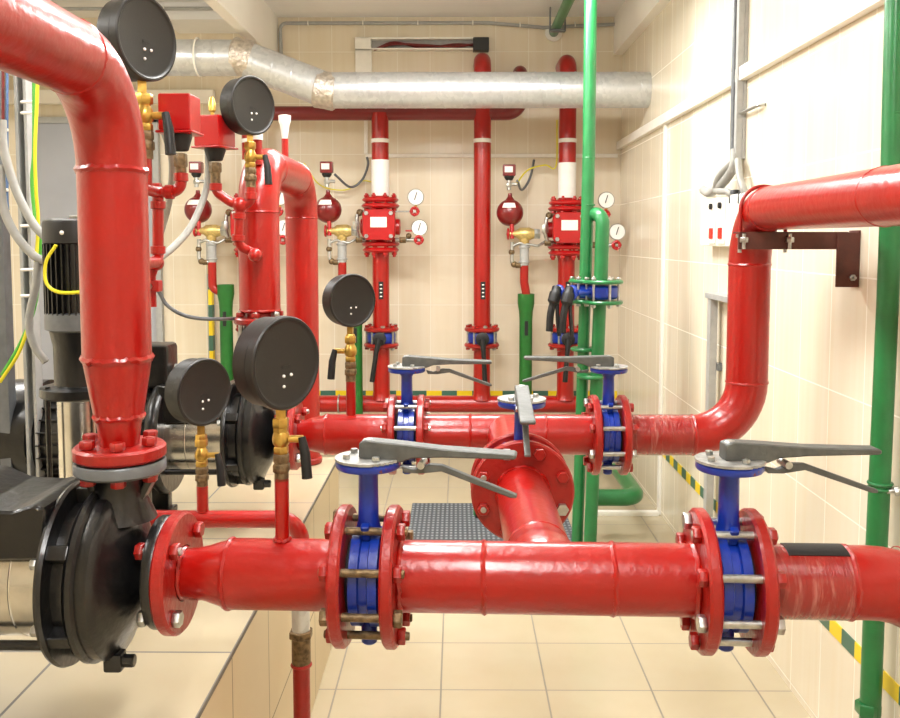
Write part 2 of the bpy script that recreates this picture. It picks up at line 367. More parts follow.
# ---------------------------------------------------------- wafer butterfly valve (local: bore along X, stem up)
def lever(par, L=.235, tilt=0.0, side=1):
    def prof(x0): return x0
    pts = [(-.012, -.013), (.02, -.016), (.055, -.016), (.075, -.008), (.12, -.004), (.2, -.001), (L, 0), (L+.004, .004), (L, .009), (.12, .010), (.05, .014), (.0, .016), (-.012, .012)]
    M = Matrix.Translation((0, 0, .018)) @ Matrix.Rotation(tilt, 4, 'Y') @ Matrix.Rotation(PI/2, 4, 'X')
    MB().prism(pts, .03, M, .002).build('lever', LEVER, par)
    M2 = Matrix.Translation((0, 0, .012)) @ Matrix.Rotation(tilt, 4, 'Y') @ Matrix.Rotation(PI/2, 4, 'X')
    MB().prism([(.055, -.018), (.075, -.022), (.1, -.012), (.12, -.012), (.24, -.052), (.24, -.057), (.23, -.057), (.12, -.022), (.085, -.028), (.06, -.028)], .012, M2, .001).build('trigger', LEVER, par)
    MB().cyl((.088, 0, -.003), (0, 1, 0), .006, -.017, .017, 12).build('pivot_pin', ZINC, par)
def valve(label, loc, yaw=0, rot=None, lev=0.0, gap=.030, ang0=PI/8, lit=True, n=8, tilt=.03, group=None, shaft=ZINC):
    t = thing('butterfly_valve', label, 'valve')
    MB().lathe([(.05, -.024), (.062, -.026), (.078, -.022), (.078, -.008), (.072, -.006), (.072, .006), (.078, .008), (.078, .022), (.062, .026), (.05, .024)], axis=(1, 0, 0), closed=True, seg=56).build('valve_body', BLUE, t)
    MB().cyl((0, 0, 0), (0, 0, 1), .013, -.112, -.07, 20, .003).box((0, 0, -.088), (.016, .022, .03), None, .004).build('bottom_boss', BLUE, t)
    for s in (-1, 1): MB().box((0, s*.032, .082), (.014, .012, .03), Matrix.Rotation(-s*.5, 3, 'X'), .003).build('lug', BLUE, t)
    MB().lathe([(.022, .07), (.0165, .095), (.0155, .165), (.02, .172), (.02, .176)], seg=28).build('neck', BLUE, t)
    MB().lathe([(.018, .176), (.05, .178), (.052, .181), (.052, .188), (.05, .190), (.012, .190)], seg=48).build('mounting_plate', BLUE, t)
    MB().lathe([(.048, -.03), (.058, -.03), (.06, -.026), (.06, .026), (.058, .03), (.048, .03)], axis=(1, 0, 0), closed=True, seg=48).build('gasket', RUBBER, t)
    R_ = Matrix.Rotation(lev, 4, 'Z')
    np_ = []
    for i in range(72):
        a_ = 2*PI*i/72; r_ = .053
        if -70 < (math.degrees(a_-lev)+180) % 360-180 < 20: r_ = .054 if i % 2 else .0495
        np_.append((r_*math.cos(a_), r_*math.sin(a_)))
    MB().prism(np_, .004, Matrix.Translation((0, 0, .193))).build('notch_plate', PLATE, t)
    mb = MB(); mb.cyl((0, 0, 0), (0, 0, 1), .009, .19, .224, 16, .002)
    for a_ in (2.4, 3.6, 5.2): mb.hexn((.036*math.cos(a_), .036*math.sin(a_), 0), (0, 0, 1), .0065, .195, .202)
    mb.build('plate_screw', ZINC, t)
    # lever pieces, turned about the stem
    h = bpy.data.objects.new('tmp', None); OFF['tmp'] = V((0, 0, 0)); before = set(bpy.data.objects)
    lever(None, tilt=tilt)
    for o in set(bpy.data.objects)-before:
        o.data.transform(R_ @ Matrix.Translation((0, 0, .19)) if False else Matrix.Translation((0, 0, .19)) @ R_); o.parent = t
        OFF[o.name] = V((0, 0, 0))
    bpy.data.objects.remove(h)
    bolts(t, (0, 0, 0), (1, 0, 0), .091, n, -gap-.02, gap+.02, ang0, shaft)
    t.location = loc
    t.rotation_euler = rot if rot else (0, 0, yaw)
    if group: t['group'] = group
    return t
# ---------------------------------------------------------- front run
A = P(170, 572.5, 1.435); B = P(770, 581.0, 1.385); ux = (B-A).normalized(); yawF = math.atan2(ux.y, ux.x)
def onF(px):                       # point of the axis seen at this column
    d = ray(px, 575); # intersect in plan view
    # CAM + s*d = A + t*ux (x,y)
    ax, ay = A.x-CAM.x, A.y-CAM.y
    t_ = (ay*d.x-ax*d.y)/(ux.x*d.y-ux.y*d.x)
    return A+ux*t_
# flange stations along the run
VL = onF(369); VR = onF(727)
GAP = .030
fL0 = VL-ux*(GAP+.01); fL1 = VL+ux*(GAP+.01); fR0 = VR-ux*(GAP+.01); fR1 = VR+ux*(GAP+.01)
# pump suction spool (reducer)
x0 = onF(178)
t = thing('suction_pipe', 'thick red flanged pipe with tapered end joining front black pump', 'pipe', x0-V((0, 0, .12)))
flange(m := MB(), x0, ux, .098, .022); m.build('flange', REDF, t)
Ls = (fL0-x0).length
MB().lathe([(.038, .008), (.04, .03), (.044, .05), (RP-.002, .085), (RP, .095), (RP, Ls-.005)], x0, ux, 48).build('pipe_barrel', RED, t)
weld(x0+ux*.088, ux, t); weld(x0+ux*.012, ux, t, .041)
flange(m := MB(), fL0, ux); m.build('flange', REDF, t); weld(fL0-ux*.013, ux, t, RP, .005)
bolts(t, x0, ux, .077, 4, -.032, .011, PI/4, nutm=REDF)
tLs = t
# tee pipe
t = thing('tee_pipe', 'horizontal red pipe with a branch going back, between two blue valves in front', 'pipe', (fL1+fR0)/2-V((0, 0, .12)))
Lt = (fR0-fL1).length
MB().cyl(fL1, ux, RP, .004, Lt-.004, 48).build('pipe_barrel', RED, t)
flange(m := MB(), fL1, ux); m.build('flange', REDF, t); flange(m := MB(), fR0, ux); m.build('flange', REDF, t)
weld(onF(484), ux, t); weld(onF(612), ux, t); weld(fL1+ux*.013, ux, t, RP, .005); weld(fR0-ux*.013, ux, t, RP, .005)
jT = onF(545); TB = V((jT.x, 1.90, jT.z)); UY = V((0, 1, 0))
MB().lathe([(RP-.002, 0), (RP+.007, .048), (RP+.002, .066), (RP, .088), (RP, (TB-jT).length)], jT, UY, 48).build('branch', RED, t)
flange(m := MB(), TB, UY, .111, .02); m.build('flange', REDF, t, 'upright round red flange facing the camera at the branch end')
weld(TB-UY*.013, UY, t, RP, .005); weld(jT+UY*.11, UY, t, RP, .003)
# right pipe with plastic wrap and elbow down
t = thing('wrapped_pipe', 'red pipe with crinkled clear wrap and elbow, right of the right front valve', 'pipe', (fR1.x+.1, fR1.y, 0))
eS = onF(862)
MB().cyl(fR1, ux, RP, .004, (eS-fR1).length*.0+.012, 48).build('pipe_stub', RED, t)
MB().cyl(fR1, ux, RP+.001, .01, (onF(842)-fR1).length, 48).build('plastic_wrap', WRAP, t, 'red pipe stretch under wrinkled clear plastic wrap')
corner = eS+ux*.16
MB().tube(fil([onF(842), corner, V((corner.x, corner.y, .0))], .15, 12), RP, 40).build('elbow', RED, t)
flange(m := MB(), fR1, ux); m.build('flange', REDF, t); weld(onF(846), ux, t); weld(onF(900), ux, t, RP, .001)
a_, u_, v_ = frame(ux)
mb = MB(); c0 = onF(782); c1 = onF(842); rings = []
for cc in (c0, c1):
    out = []; inn = []
    for i in range(11):
        an = math.radians(62+i*4); dd = V((0, -math.cos(an), math.sin(an))); out.append(cc+dd*(RP+.0025)); inn.append(cc+dd*(RP+.0005))
    rings.append(out+inn[::-1])
mb.rings(rings).build('tape_strip', BLACKR, t, 'black tape strip')
YF_ = yawF
vl = valve('blue butterfly valve with grey lever, left one of the two on front pipe', VL, yawF, lev=-.08, ang0=PI/8, shaft=RUST)
vr = valve('blue butterfly valve with grey lever, right one of the two on front pipe', VR, yawF, lev=.12, ang0=PI/8)
# middle valve on the branch: bore along Y
VM = TB+UY*(GAP+.01)
vm = valve('blue butterfly valve behind the upright red flange, lever pointing at the camera', VM, PI/2, lev=PI-.02, ang0=PI/8, tilt=.10)
# ---------------------------------------------------------- second run (y=2.5)
Y2 = 2.5; Z2 = P(500, 434.5, Y2).z; UX = V((1, 0, 0)); UZ = V((0, 0, 1))
def onS(px): return V((P(px, 435, Y2).x, Y2, Z2))
WL = onS(407); WR = onS(608)
gL0, gL1, gR0, gR1 = WL-UX*(GAP+.01), WL+UX*(GAP+.01), WR-UX*(GAP+.01), WR+UX*(GAP+.01)
x0 = V((P(261, 300, Y2).x-.003+.094, Y2, Z2))
t = thing('suction_pipe', 'red flanged pipe with tapered end joining rear black pump, behind the front valve', 'pipe', x0-V((0, 0, .12)))
flange(m := MB(), x0, UX, .1, .022); m.build('flange', REDF, t)
Ls = (gL0-x0).length
MB().lathe([(.038, .008), (.04, .03), (.046, .045), (RP-.002, .085), (RP, .09), (RP, Ls-.005)], x0, UX, 44).build('pipe_barrel', RED, t)
weld(x0+UX*.088, UX, t); flange(m := MB(), gL0, UX); m.build('flange', REDF, t)
bolts(t, x0, UX, .077, 4, -.032, .011, PI/4)
t = thing('header_pipe', 'horizontal red pipe between two blue valves, behind the upright flange', 'pipe', (gL1+gR0)/2-V((0, 0, .12)))
MB().cyl(gL1, UX, RP, .004, (gR0-gL1).length-.004, 44).build('pipe_barrel', RED, t)
flange(m := MB(), gL1, UX); m.build('flange', REDF, t); flange(m := MB(), gR0, UX); m.build('flange', REDF, t)
for px in (470, 545): weld(onS(px), UX, t)
VMe = VM+UY*(GAP+.01)
MB().lathe([(RP, .0), (RP, Y2-VMe.y-.045)], VMe, UY, 40).build('branch', RED, t)
flange(m := MB(), VMe, UY, .111, .02); m.build('flange', REDF, t)
# outlet pipe: to the right, up, then toward the camera along the wall
xv = P(748, 330, Y2).x; zt_ = P(748, 240, Y2).z+.082
t = thing('outlet_pipe', 'thick red pipe rising in front of right wall and turning toward the camera', 'pipe', (xv, Y2, 0))
run = fil([V((P(706, 437, Y2).x-.12, Y2, Z2)), V((xv, Y2, Z2)), V((xv, Y2, zt_)), V((xv, YF+.002, zt_))], .15, 12)
MB().tube(run, RP, 44).build('pipe_barrel', RED, t)
MB().cyl(gR1, UX, RP+.001, .006, onS(690).x-gR1.x, 44).build('plastic_wrap', WRAP, t, 'red pipe stretch under wrinkled clear plastic wrap')
flange(m := MB(), gR1, UX); m.build('flange', REDF, t)
weld((xv, Y2, Z2+.15), UZ, t); weld((xv, Y2, zt_-.15), UZ, t); weld((xv, Y2-.15, zt_), UY, t); weld((xv-.15, Y2, Z2), UX, t)
weld((xv, 1.72, zt_), UY, t, RP, .003)
valve('blue butterfly valve on rear pipe, left one, partly hidden by front lever', WL, 0, lev=0.0, ang0=PI/8)
valve('blue butterfly valve on rear pipe, right one, lever pointing left', WR, 0, lev=PI, ang0=PI/8, tilt=-.02)
# bracket under outlet pipe
yb = 2.40; zb = zt_-RP-.004
t = thing('wall_bracket', 'brown angle iron bracket on the right wall under the thick red pipe', 'bracket', (XW-.1, yb, zb-.16))
xl = P(738, 238, yb-.02).x
MB().bb((xl, yb-.025, zb-.004), (XW-.03, yb+.025, zb), .001).bb((xl, yb-.025, zb-.046), (XW-.03, yb-.021, zb-.002), .001).build('arm', BROWN, t)
MB().bb((XW-.062, yb-.030, zb-.145), (XW-.004, yb-.025, zb-.002), .001).bb((XW-.006, yb-.030, zb-.145), (XW-.001, yb+.03, zb+.004), .001).build('wall_plate', BROWN, t)
MB().hexn((XW-.02, yb-.03, zb-.12), (0, -1, 0), .009, 0, .008).cyl((XW-.02, yb-.03, zb-.12), (0, -1, 0), .004, 0, .02, 10).build('wall_bolt', ZINC, t)
ub = [V((xv+RP*1.06*math.cos(a_), yb-.0, zt_+RP*1.06*math.sin(a_))) for a_ in [PI*i/20 for i in range(21)]]
ub = [V((xv+RP*1.06, yb, zb-.035))]+ub+[V((xv-RP*1.06, yb, zb-.035))]
ubo = MB().tube(ub, .005, 10).build('u_bolt', REDF, t)
mb = MB()
for s in (-1, 1): mb.hexn((xv+s*RP*1.06, yb, zb-.016), UZ, .011, 0, .01).cyl((xv+s*RP*1.06, yb, zb-.055), UZ, .005, 0, .04, 10)
mb.build('u_bolt_nut', ZINC, t)
for s in (-1, 1):
    MB().hexn((xv+s*RP*1.06+.0, yb-.034, zb-.02), UZ, .011, -.008, .006).cyl((xv+s*RP*1.06, yb-.034, zb-.045), UZ, .005, 0, .04, 10).build('bolt', ZINC, t)
# ---------------------------------------------------------- horizontal pumps
def pump(label, X, Y, Z, detail=True):
    t = thing('horizontal_pump', label, 'pump')
    D = Z-PTOP
    UXl = (1, 0, 0)
    MB().lathe([(.10, -.084), (.146, -.081), (.148, -.076), (.146, -.070), (.118, -.068), (.118, -.048), (.136, -.043), (.142, -.036), (.142, -.028), (.136, -.024), (.138, -.016), (.138, -.006), (.131, .002), (.120, .006), (.11, .012), (.088, .024), (.066, .034), (.05, .04), (.044, .048)], axis=UXl, seg=64).build('volute_casing', PUMPB, t)
    for i in range(6):
        a_ = 2*PI*i/6+.5; c = V((-.056, .126*math.cos(a_), .126*math.sin(a_))); MB().box(c, (.036, .03, .024), Matrix.Rotation(a_, 3, 'X'), .004).build('casing_lug', PUMPB, t)
    for i in range(8):
        a_ = 2*PI*i/8+.35; MB().hexn((-.084, .133*math.cos(a_), .133*math.sin(a_)), (-1, 0, 0), .009, 0, .009).build('casing_bolt', ZINC, t)
    MB().lathe([(.044, .03), (.046, .055), (.089, .058), (.091, .062), (.091, .076), (.088, .08), (.03, .08)], axis=UXl, seg=52).build('suction_flange', PUMPB, t)
    MB().box((.0, -.045, -.13), (.03, .03, .03), None, .005).cyl((.012, -.045, -.13), UXl, .011, 0, .02, 8, .002).build('drain_plug', PUMPB, t)
    # discharge branch
    MB().lathe([(.056, .09), (.042, .125), (.04, .15), (.045, .164)], seg=44).build('discharge_neck', PUMPB, t)
    MB().lathe([(.04, .160), (.068, .166), (.072, .170), (.072, .184), (.070, .187), (.02, .187)], seg=44).build('discharge_flange', GREYD, t)
    for s in (-1, 1): MB().box((s*.045, 0, .145), (.012, .03, .05), Matrix.Rotation(s*.5, 3, 'Y'), .003).build('rib', PUMPB, t)
    # stainless barrel and tie rods
    MB().lathe([(.1, -.255), (.1, -.082)], axis=UXl, seg=56).torus((-.14, 0, 0), UXl, .0995, .0018, 56, 6).torus((-.19, 0, 0), UXl, .0995, .0018, 56, 6).build('stainless_barrel', STEEL, t)
    for i in range(4):
        a_ = PI/4+i*PI/2; MB().cyl((-.26, .122*math.cos(a_), .122*math.sin(a_)), UXl, .008, 0, .18, 10).build('tie_rod', PUMPB, t)
    # lantern, motor, fan cover
    M = Matrix.Rotation(PI/2, 4, 'X')
    MB().prism([(-.26, .05), (-.086, .055), (-.078, .135), (-.10, .14), (-.13, .13), (-.19, .132), (-.23, .15), (-.26, .155)], .2, M, .004).build('bracket_cover', PUMPB, t)
    MB().lathe([(.08, -.285), (.158, -.28), (.165, -.27), (.165, -.255), (.158, -.246), (.09, -.244)], axis=UXl, seg=52).build('lantern', PUMPB, t)
    MB().lathe([(.1, -.62), (.13, -.6), (.142, -.58), (.14, -.28), (.1, -.272)], axis=UXl, seg=48).build('motor_body', PUMPB, t)
    mb = MB()
    for i in range(28):
        a_ = 2*PI*i/28; mb.box((-.43, .147*math.cos(a_), .147*math.sin(a_)), (.28, .018, .003), Matrix.Rotation(a_, 3, 'X'), .001)
    mb.build('cooling_fins', PUMPB, t)
    MB().lathe([(.05, -.74), (.12, -.735), (.15, -.715), (.155, -.69), (.153, -.6), (.14, -.6)], axis=UXl, seg=48).build('fan_cover', PUMPB, t)
    tb = MB().box((-.30, -.02, .2), (.12, .1, .12), None, .012).build('terminal_box', PUMPB, t)
    MB().cyl((-.235, -.02, .19), UXl, .012, 0, .03, 12).build('cable_gland', GREYP, tb)
    for x in (-.30, -.52, -.0):
        mb = MB()
        for s in (-1, 1): mb.box((x-.02, s*.085, -(D+.1)/2), (.06 if x < -.1 else .04, .035, D-.1), None, .006)
        mb.box((x-.02, 0, -D+.009), (.08, .24, .018), None, .004)
        if x < -.1: mb.build('foot', PUMPB, t)
        else: mb.bm.free()
    t.location = (X, Y, Z)
    return t
X1 = P(115, 460, 1.44).x
p1 = pump('large black horizontal pump with stainless barrel at the lower left front', X1, 1.44, A.z)
X2 = P(261, 300, Y2).x
p2 = pump('black horizontal pump with stainless barrel standing behind the front one', X2-.0, Y2, Z2)
p1.location.x = onF(178).x-.012-.080
p2.location.x = X2-.003
X2p = p2.location.x; X1p = p1.location.x
# ---------------------------------------------------------- riser on the front pump
Yr = 1.44
def zat(py, Y): return P(115, py, Y).z
zf = A.z+.187
RQ = .0535
t = thing('riser_pipe', 'very thick red riser with tapered foot on the front pump, bending toward camera', 'pipe', (X1p, Yr, zf))
zr1 = zat(358, Yr); zr2 = zat(416, Yr); ztop = H+.26
MB().tube(fil([V((X1p, Yr, zr1)), V((X1p, Yr, ztop)), V((X1p, YF+.002, ztop))], .15, 14), RQ, 48).build('pipe_barrel', RED, t)
MB().lathe([(RQ, zr1-zf), (RQ-.0005, zr1-zf-.004), (.039, zr2-zf+.004), (.039, zr2-zf), (.035, zr2-zf-.012), (.031, .03), (.031, .012)], (X1p, Yr, zf), UZ, 48).build('reducer', RED, t)
flange(m := MB(), (X1p, Yr, zf+.014), UZ, .0725, .022, .02); m.build('flange', REDF, t)
weld((X1p, Yr, zr1), UZ, t, RQ, .005, RED, .002); weld((X1p, Yr, zr2), UZ, t, .039, .004, RED, .002)
weld((X1p, Yr, ztop-.15), UZ, t, RQ, .005, RED, .002); weld((X1p, Yr-.15, ztop), UY, t, RQ, .003)
bolts(t, (X1p, Yr, zf), UZ, .054, 6, -.02, .026, .3, REDF, REDF, name='flange_bolt', nr=.012)
# riser on rear pump : inverted U
zf = Z2+.187
zr = P(261, 310, Y2).z; zU = P(261, 165, Y2).z+.0; YU = 3.06
t = thing('riser_pipe', 'thick red inverted U pipe rising from the rear pump and going down behind', 'pipe', (X2p, Y2, zf))
MB().tube(fil([V((X2p, Y2, zr)), V((X2p, Y2, zU)), V((X2p, YU+.13, zU)), V((X2p, YU+.13, PTOP+.02))], .13, 12), RP, 44).build('pipe_barrel', RED, t)
for c, ax in (((X2p, Y2, zU-.13), UZ), ((X2p, YU+.13, zU-.13), UZ), ((X2p, Y2+.13, zU), UY), ((X2p, YU, zU), UY), ((X2p, Y2, zr), UZ)): weld(c, ax, t, RP, .0035)
flange(m := MB(), (X2p, YU+.13, PTOP+.012), UZ, .064, .022, .02); m.build('base_flange', REDF, t)
MB().lathe([(RP, zr-zf), (.04, .155), (.04, .135)], (X2p, Y2, zf), UZ, 44).build('reducer', RED, t)
flange(m := MB(), (X2p, Y2, zf+.135), UZ, .0725, .018, .02); m.build('flange', REDF, t)
MB().lathe([(.04, .0), (.055, .02), (.06, .06), (.055, .105), (.04, .124)], (X2p, Y2, zf), UZ, 40).build('check_valve_body', PUMPB, t, 'black check valve between the flanges')
flange(m := MB(), (X2p, Y2, zf+.012), UZ, .0725, .018, .02); m.build('flange', REDF, t)
bolts(t, (X2p, Y2, zf), UZ, .056, 6, -.01, .146, .0, ZINC, REDF, name='flange_bolt', nr=.012)
# ---------------------------------------------------------- gauges and ball valves
def gauge(label, loc, R, yaw, group='round black pressure gauges'):
    t = thing('pressure_gauge', label, 'gauge')
    cz = R+.012; D = .036*R/.074; o = (0, 0, cz); ax = (0, -1, 0)
    MB().lathe([(R*.3, -D*.95), (R*.9, -D*.95), (R*.96, -D*.85), (R*.96, -.004), (R*.9, -.003), (R*.9, 0)], o, ax, 64).build('gauge_case', BLACK, t)
    MB().lathe([(R*.9, -.001), (R, 0), (R, D*.40), (R*.975, D*.46), (R*.93, D*.46), (R*.90, D*.40), (R*.86, D*.37), (0, D*.36)], o, ax, 72).build('bezel', BLACK, t)
    MB().box((.0, -D*.36, cz-R*.08), (R*.24, .0016, R*.07), None, 0).build('slot', BLACKR, t)
    for dx, dz in ((-.13, -.27), (.09, -.26), (-.13, -.49)):
        MB().sphere((dx*R+.004, -D*.38, cz+dz*R), .036*R, seg=12).build('screw', PAPER, t)
    MB().lathe([(.011, -.012), (.011, .018), (.008, .018), (.008, .022)], (0, 0, 0), UZ, 4).hexn((0, 0, 0), UZ, .0125, -.028, -.008).build('stem', BRASS, t)
    t.location = loc; t.rotation_euler = (0, 0, yaw)
    return t
def ball_valve(label, loc, s=1.0, yaw=0, length=.03, side=1):
    t = thing('ball_valve', label, 'valve')
    MB().hexn((0, 0, 0), UZ, .0135, .02, .036).lathe([(.009, .016), (.0095, .02)], (0, 0, 0), UZ, 20).lathe([(.008, -.012), (.013, -.006), (.0145, .002), (.013, .010), (.009, .018)], (0, 0, 0), UZ, 24).hexn((0, 0, 0), UZ, .0125, -.022, -.010).build('valve_body', BRASS, t)
    MB().cyl((0, 0, .002), (side, 0, 0), .006, .008, .036, 14, .001).build('spindle', BRASS, t)
    d = V((side*.05, 0, 0))
    MB().tube([(side*.034, -.004, .006), (side*.040, -.008, -.02), (side*.043, -.01, -.06)], [.006, .008, .0085], 14).build('handle', BLACKR, t)
    MB().hexn((0, 0, 0), UZ, .0135, -.036, -.022).hexn((0, 0, 0), UZ, .0145, -.052, -.038).lathe([(.0115, -.066), (.0115, -.03)], (0, 0, 0), UZ, 20).build('union', RUST, t)
    t.location = loc; t.scale = (s, s, s); t.rotation_euler = (0, 0, yaw)
    return t
def nipple(a, b, r, label, m_=RED): return single(MB().tube([a, b], r, 20), 'nipple_pipe', m_, label, 'pipe')
GY = math.radians(56)
# gauge 3: largest, on the suction pipe in front
xg = onF(283); top = xg.z+RP
g = P(281, 409, xg.y)
gauge('largest round black gauge, in front, standing on the front suction pipe', V((xg.x, xg.y, g.z-.012)), .075, GY)
b_ = P(281, 440, xg.y); ball_valve('brass valve with black handle right under the largest gauge', V((xg.x, xg.y, b_.z)), 1.0)
nipple(V((xg.x, xg.y, top-.002)), V((xg.x, xg.y, b_.z-.062)), .0115, 'short red upright pipe under the largest gauge')
weld(V((xg.x, xg.y, top+.001)), UZ, tLs, .0125, .004, RED, .001)
# small red pipe behind it
Yp = 1.93
a = P(130, 519, Yp); c = P(301, 519, Yp)
t = thing('drain_pipe', 'thin red horizontal pipe behind front pump, elbowing down beside the plinth', 'pipe', (c.x, Yp, 0))
MB().tube(fil([a, V((c.x, Yp, a.z)), P(301, 600, Yp)], .05), .019, 20).build('pipe_barrel', RED, t)
u0 = P(301, 603, Yp); u1 = P(301, 634, Yp)
MB().cyl(u1, UZ, .02, 0, u0.z-u1.z+.03, 20, .001).build('galvanised_nipple', GALV, t)
MB().hexn(u1, UZ, .027, -.008, .01).lathe([(.021, -.065), (.021, 0)], u1, UZ, 18).build('rusty_union', RUST, t)
MB().cyl((u1.x, u1.y, 0), UZ, .019, 0, u1.z-.06, 20).torus((u1.x, u1.y, u1.z-.07), UZ, .02, .004, 20).build('lower_pipe', REDF, t)
# gauge 4 on it
xg = P(203, 519, Yp)
g = P(201, 425, Yp)
gauge('round black gauge left of the largest gauge, on thin red pipe', V((xg.x, Yp, g.z-.012)), .0735, GY)
b_ = P(202, 456, Yp); ball_valve('brass valve with black handle under the left low gauge', V((xg.x, Yp, b_.z)), 1.05)
nipple(V((xg.x, Yp, xg.z+.017)), V((xg.x, Yp, b_.z-.066)), .0125, 'short red upright pipe under the left low gauge')
# gauge 5 on the rear suction pipe
xg = P(351, 410, Y2); g = P(351, 327, Y2)
gauge('smallest looking round black gauge, standing on rear red suction pipe', V((xg.x, Y2, g.z-.012)), .0745, math.radians(38))
b_ = P(351, 352, Y2); ball_valve('brass valve with black handle on rear suction pipe, handle at left', V((xg.x, Y2, b_.z)), 1.25, 0, side=-1)
nipple(V((xg.x, Y2, Z2+RP-.002)), V((xg.x, Y2, b_.z-.075)), .0135, 'tall red upright pipe under the gauge on rear suction pipe')
# gauge 1 top left
Yg = 1.66; g = P(144, 84, Yg)
gauge('round black gauge at the top left, partly behind the very thick riser', V((g.x-.004, Yg, g.z-.008)), .0765, math.radians(66))
b_ = P(144, 117, Yg); ball_valve('brass valve with black handle under the top left gauge', V((g.x, Yg, b_.z)), 1.15)
# gauge 2
Yg2 = 2.36; g2 = P(250, 137, Yg2)
gauge('round black gauge high up beside the red switch boxes, under the silver duct', V((g2.x, Yg2, g2.z-.008)), .0755, GY)
b2 = P(249, 158, Yg2); ball_valve('brass valve with black handle under the high gauge near the U pipe', V((g2.x, Yg2, b2.z)), 1.15)
# ---------------------------------------------------------- pressure switches and their pipework
def switch(label, c, w, h, yaw, group=None):
    t = thing('pressure_switch', label, 'pressure switch')
    MB().bb((-w/2, -w/2, 0), (w/2, w/2, h), .004).build('switch_box', REDB, t)
    MB().bb((-w*.57, -w*.57, -.005), (w*.57, w*.57, .0), .002).build('base_plate', REDB, t)
    MB().lathe([(w*.2, -.036), (w*.25, -.034), (w*.36, -.01), (w*.36, -.004)], seg=28).build('black_neck', BLACKR, t)
    MB().hexn((0, 0, 0), UZ, w*.21, -.066, -.04).cyl((0, 0, -.095), UZ, w*.17, 0, .03, 18, .002).build('fitting', RUST, t)
    t.location = c; t.rotation_euler = (0, 0, yaw); return t
Ya = 1.72
ca = P(180, 132, Ya); switch('red pressure switch box beside the very thick riser, upper left one', ca, .062, .068, math.radians(-2))
Yb = 2.36
cb = P(215, 147, Yb); switch('red pressure switch box under the high gauge, lower right one', cb, .076, .078, math.radians(-20))
def fitpipe(name, label, pts, r, R=.03, collars=(), m_=RED):
    t = thing(name, label, 'pipe', V(pts[-1]))
    MB().tube(fil(pts, R), r, 20).build('pipe_barrel', m_, t)
    for c, ax in collars: MB().lathe([(r, -r*.8), (r*1.3, -r*.7), (r*1.3, r*.7), (r, r*.8)], c, ax, 20).build('fitting_collar', m_, t)
    return t
z0 = ca.z-.09
s_ = lambda px, py: P(px, py, Ya)
j = s_(180, 192); j.x = ca.x
tp = fitpipe('branch_pipe', 'thin red pipe under upper left switch box, joining very thick riser', [V((ca.x, Ya, z0)), V((ca.x, Ya, j.z)), V((s_(157, 190).x, Ya, j.z)), V((X1p, Yr, j.z))], .0105, .02,
        [((ca.x, Ya, j.z+.028), UZ), ((ca.x-.022, Ya, j.z), UX), (s_(157, 190), UX)])
k0 = s_(158, 192)
MB().tube(fil([V((k0.x, Ya, j.z)), s_(158, 262), V((X1p, Yr, s_(158, 262).z))], .018), .0105, 20).build('down_pipe', RED, tp)
for py in (205, 250): MB().lathe([(.0105, -.008), (.014, -.007), (.014, .007), (.0105, .008)], s_(158, py), UZ, 20).build('fitting_collar', RED, tp)
MB().sphere(s_(156, 263), .015, seg=14).build('elbow', RED, tp)
MB().tube([V((g.x, Ya-.06, b_.z)), V((g.x, Ya-.06, b_.z))] if False else [V((g.x, Yg, b_.z-.07)), V((g.x, Yg, j.z)), V((g.x, Ya, j.z-.001))], .0105).build('gauge_tapping', RED, tp)
c_ = P(153, 286, Ya)
t = thing('clamp_fitting', 'small red block fitting with silver screw beside the very thick riser', 'fitting', c_-V((0, 0, .03)))
MB().box(c_, (.03, .026, .022), None, .003).cyl(c_, UZ, .006, -.04, .04, 12).build('block', REDB, t)
MB().hexn(c_+V((-.002, -.013, 0)), (0, -1, 0), .006, 0, .006).build('screw', ZINC, t)
MB().tube([c_+V((0, 0, .02)), s_(156, 266)], .006, 10).build('link_pipe', RED, t)
# B pipework
s2 = lambda px, py: P(px, py, Yb)
z0 = cb.z-.09
jb = s2(238, 206)
tp = fitpipe('branch_pipe', 'thin red pipe under lower right switch box, joining the U pipe', [V((cb.x, Yb, z0)), V((cb.x, Yb, s2(218, 192).z)), s2(232, 203), V((g2.x, Yb, jb.z)), V((g2.x, Yb, b2.z-.074))], .0125, .03,
        [((cb.x, Yb, s2(218, 187).z), UZ), ((g2.x, Yb, s2(248, 196).z), UZ)])
MB().tube(fil([V((s2(240, 206).x, Yb, jb.z)), s2(238, 246), s2(255, 255)+V((0, .03, 0)), V((X2p, Y2, s2(255, 255).z))], .03), .0125, 20).build('down_pipe', RED, tp)
for px, py, ax in ((239, 216, UZ), (238, 238, UZ)): MB().lathe([(.0125, -.008), (.017, -.007), (.017, .007), (.0125, .008)], s2(px, py), ax, 20).build('fitting_collar', RED, tp)
MB().sphere(s2(240, 205), .02, seg=16).sphere(s2(255, 255)+V((0, .0, 0)), .018, seg=16).build('tee_fitting', RED, tp)
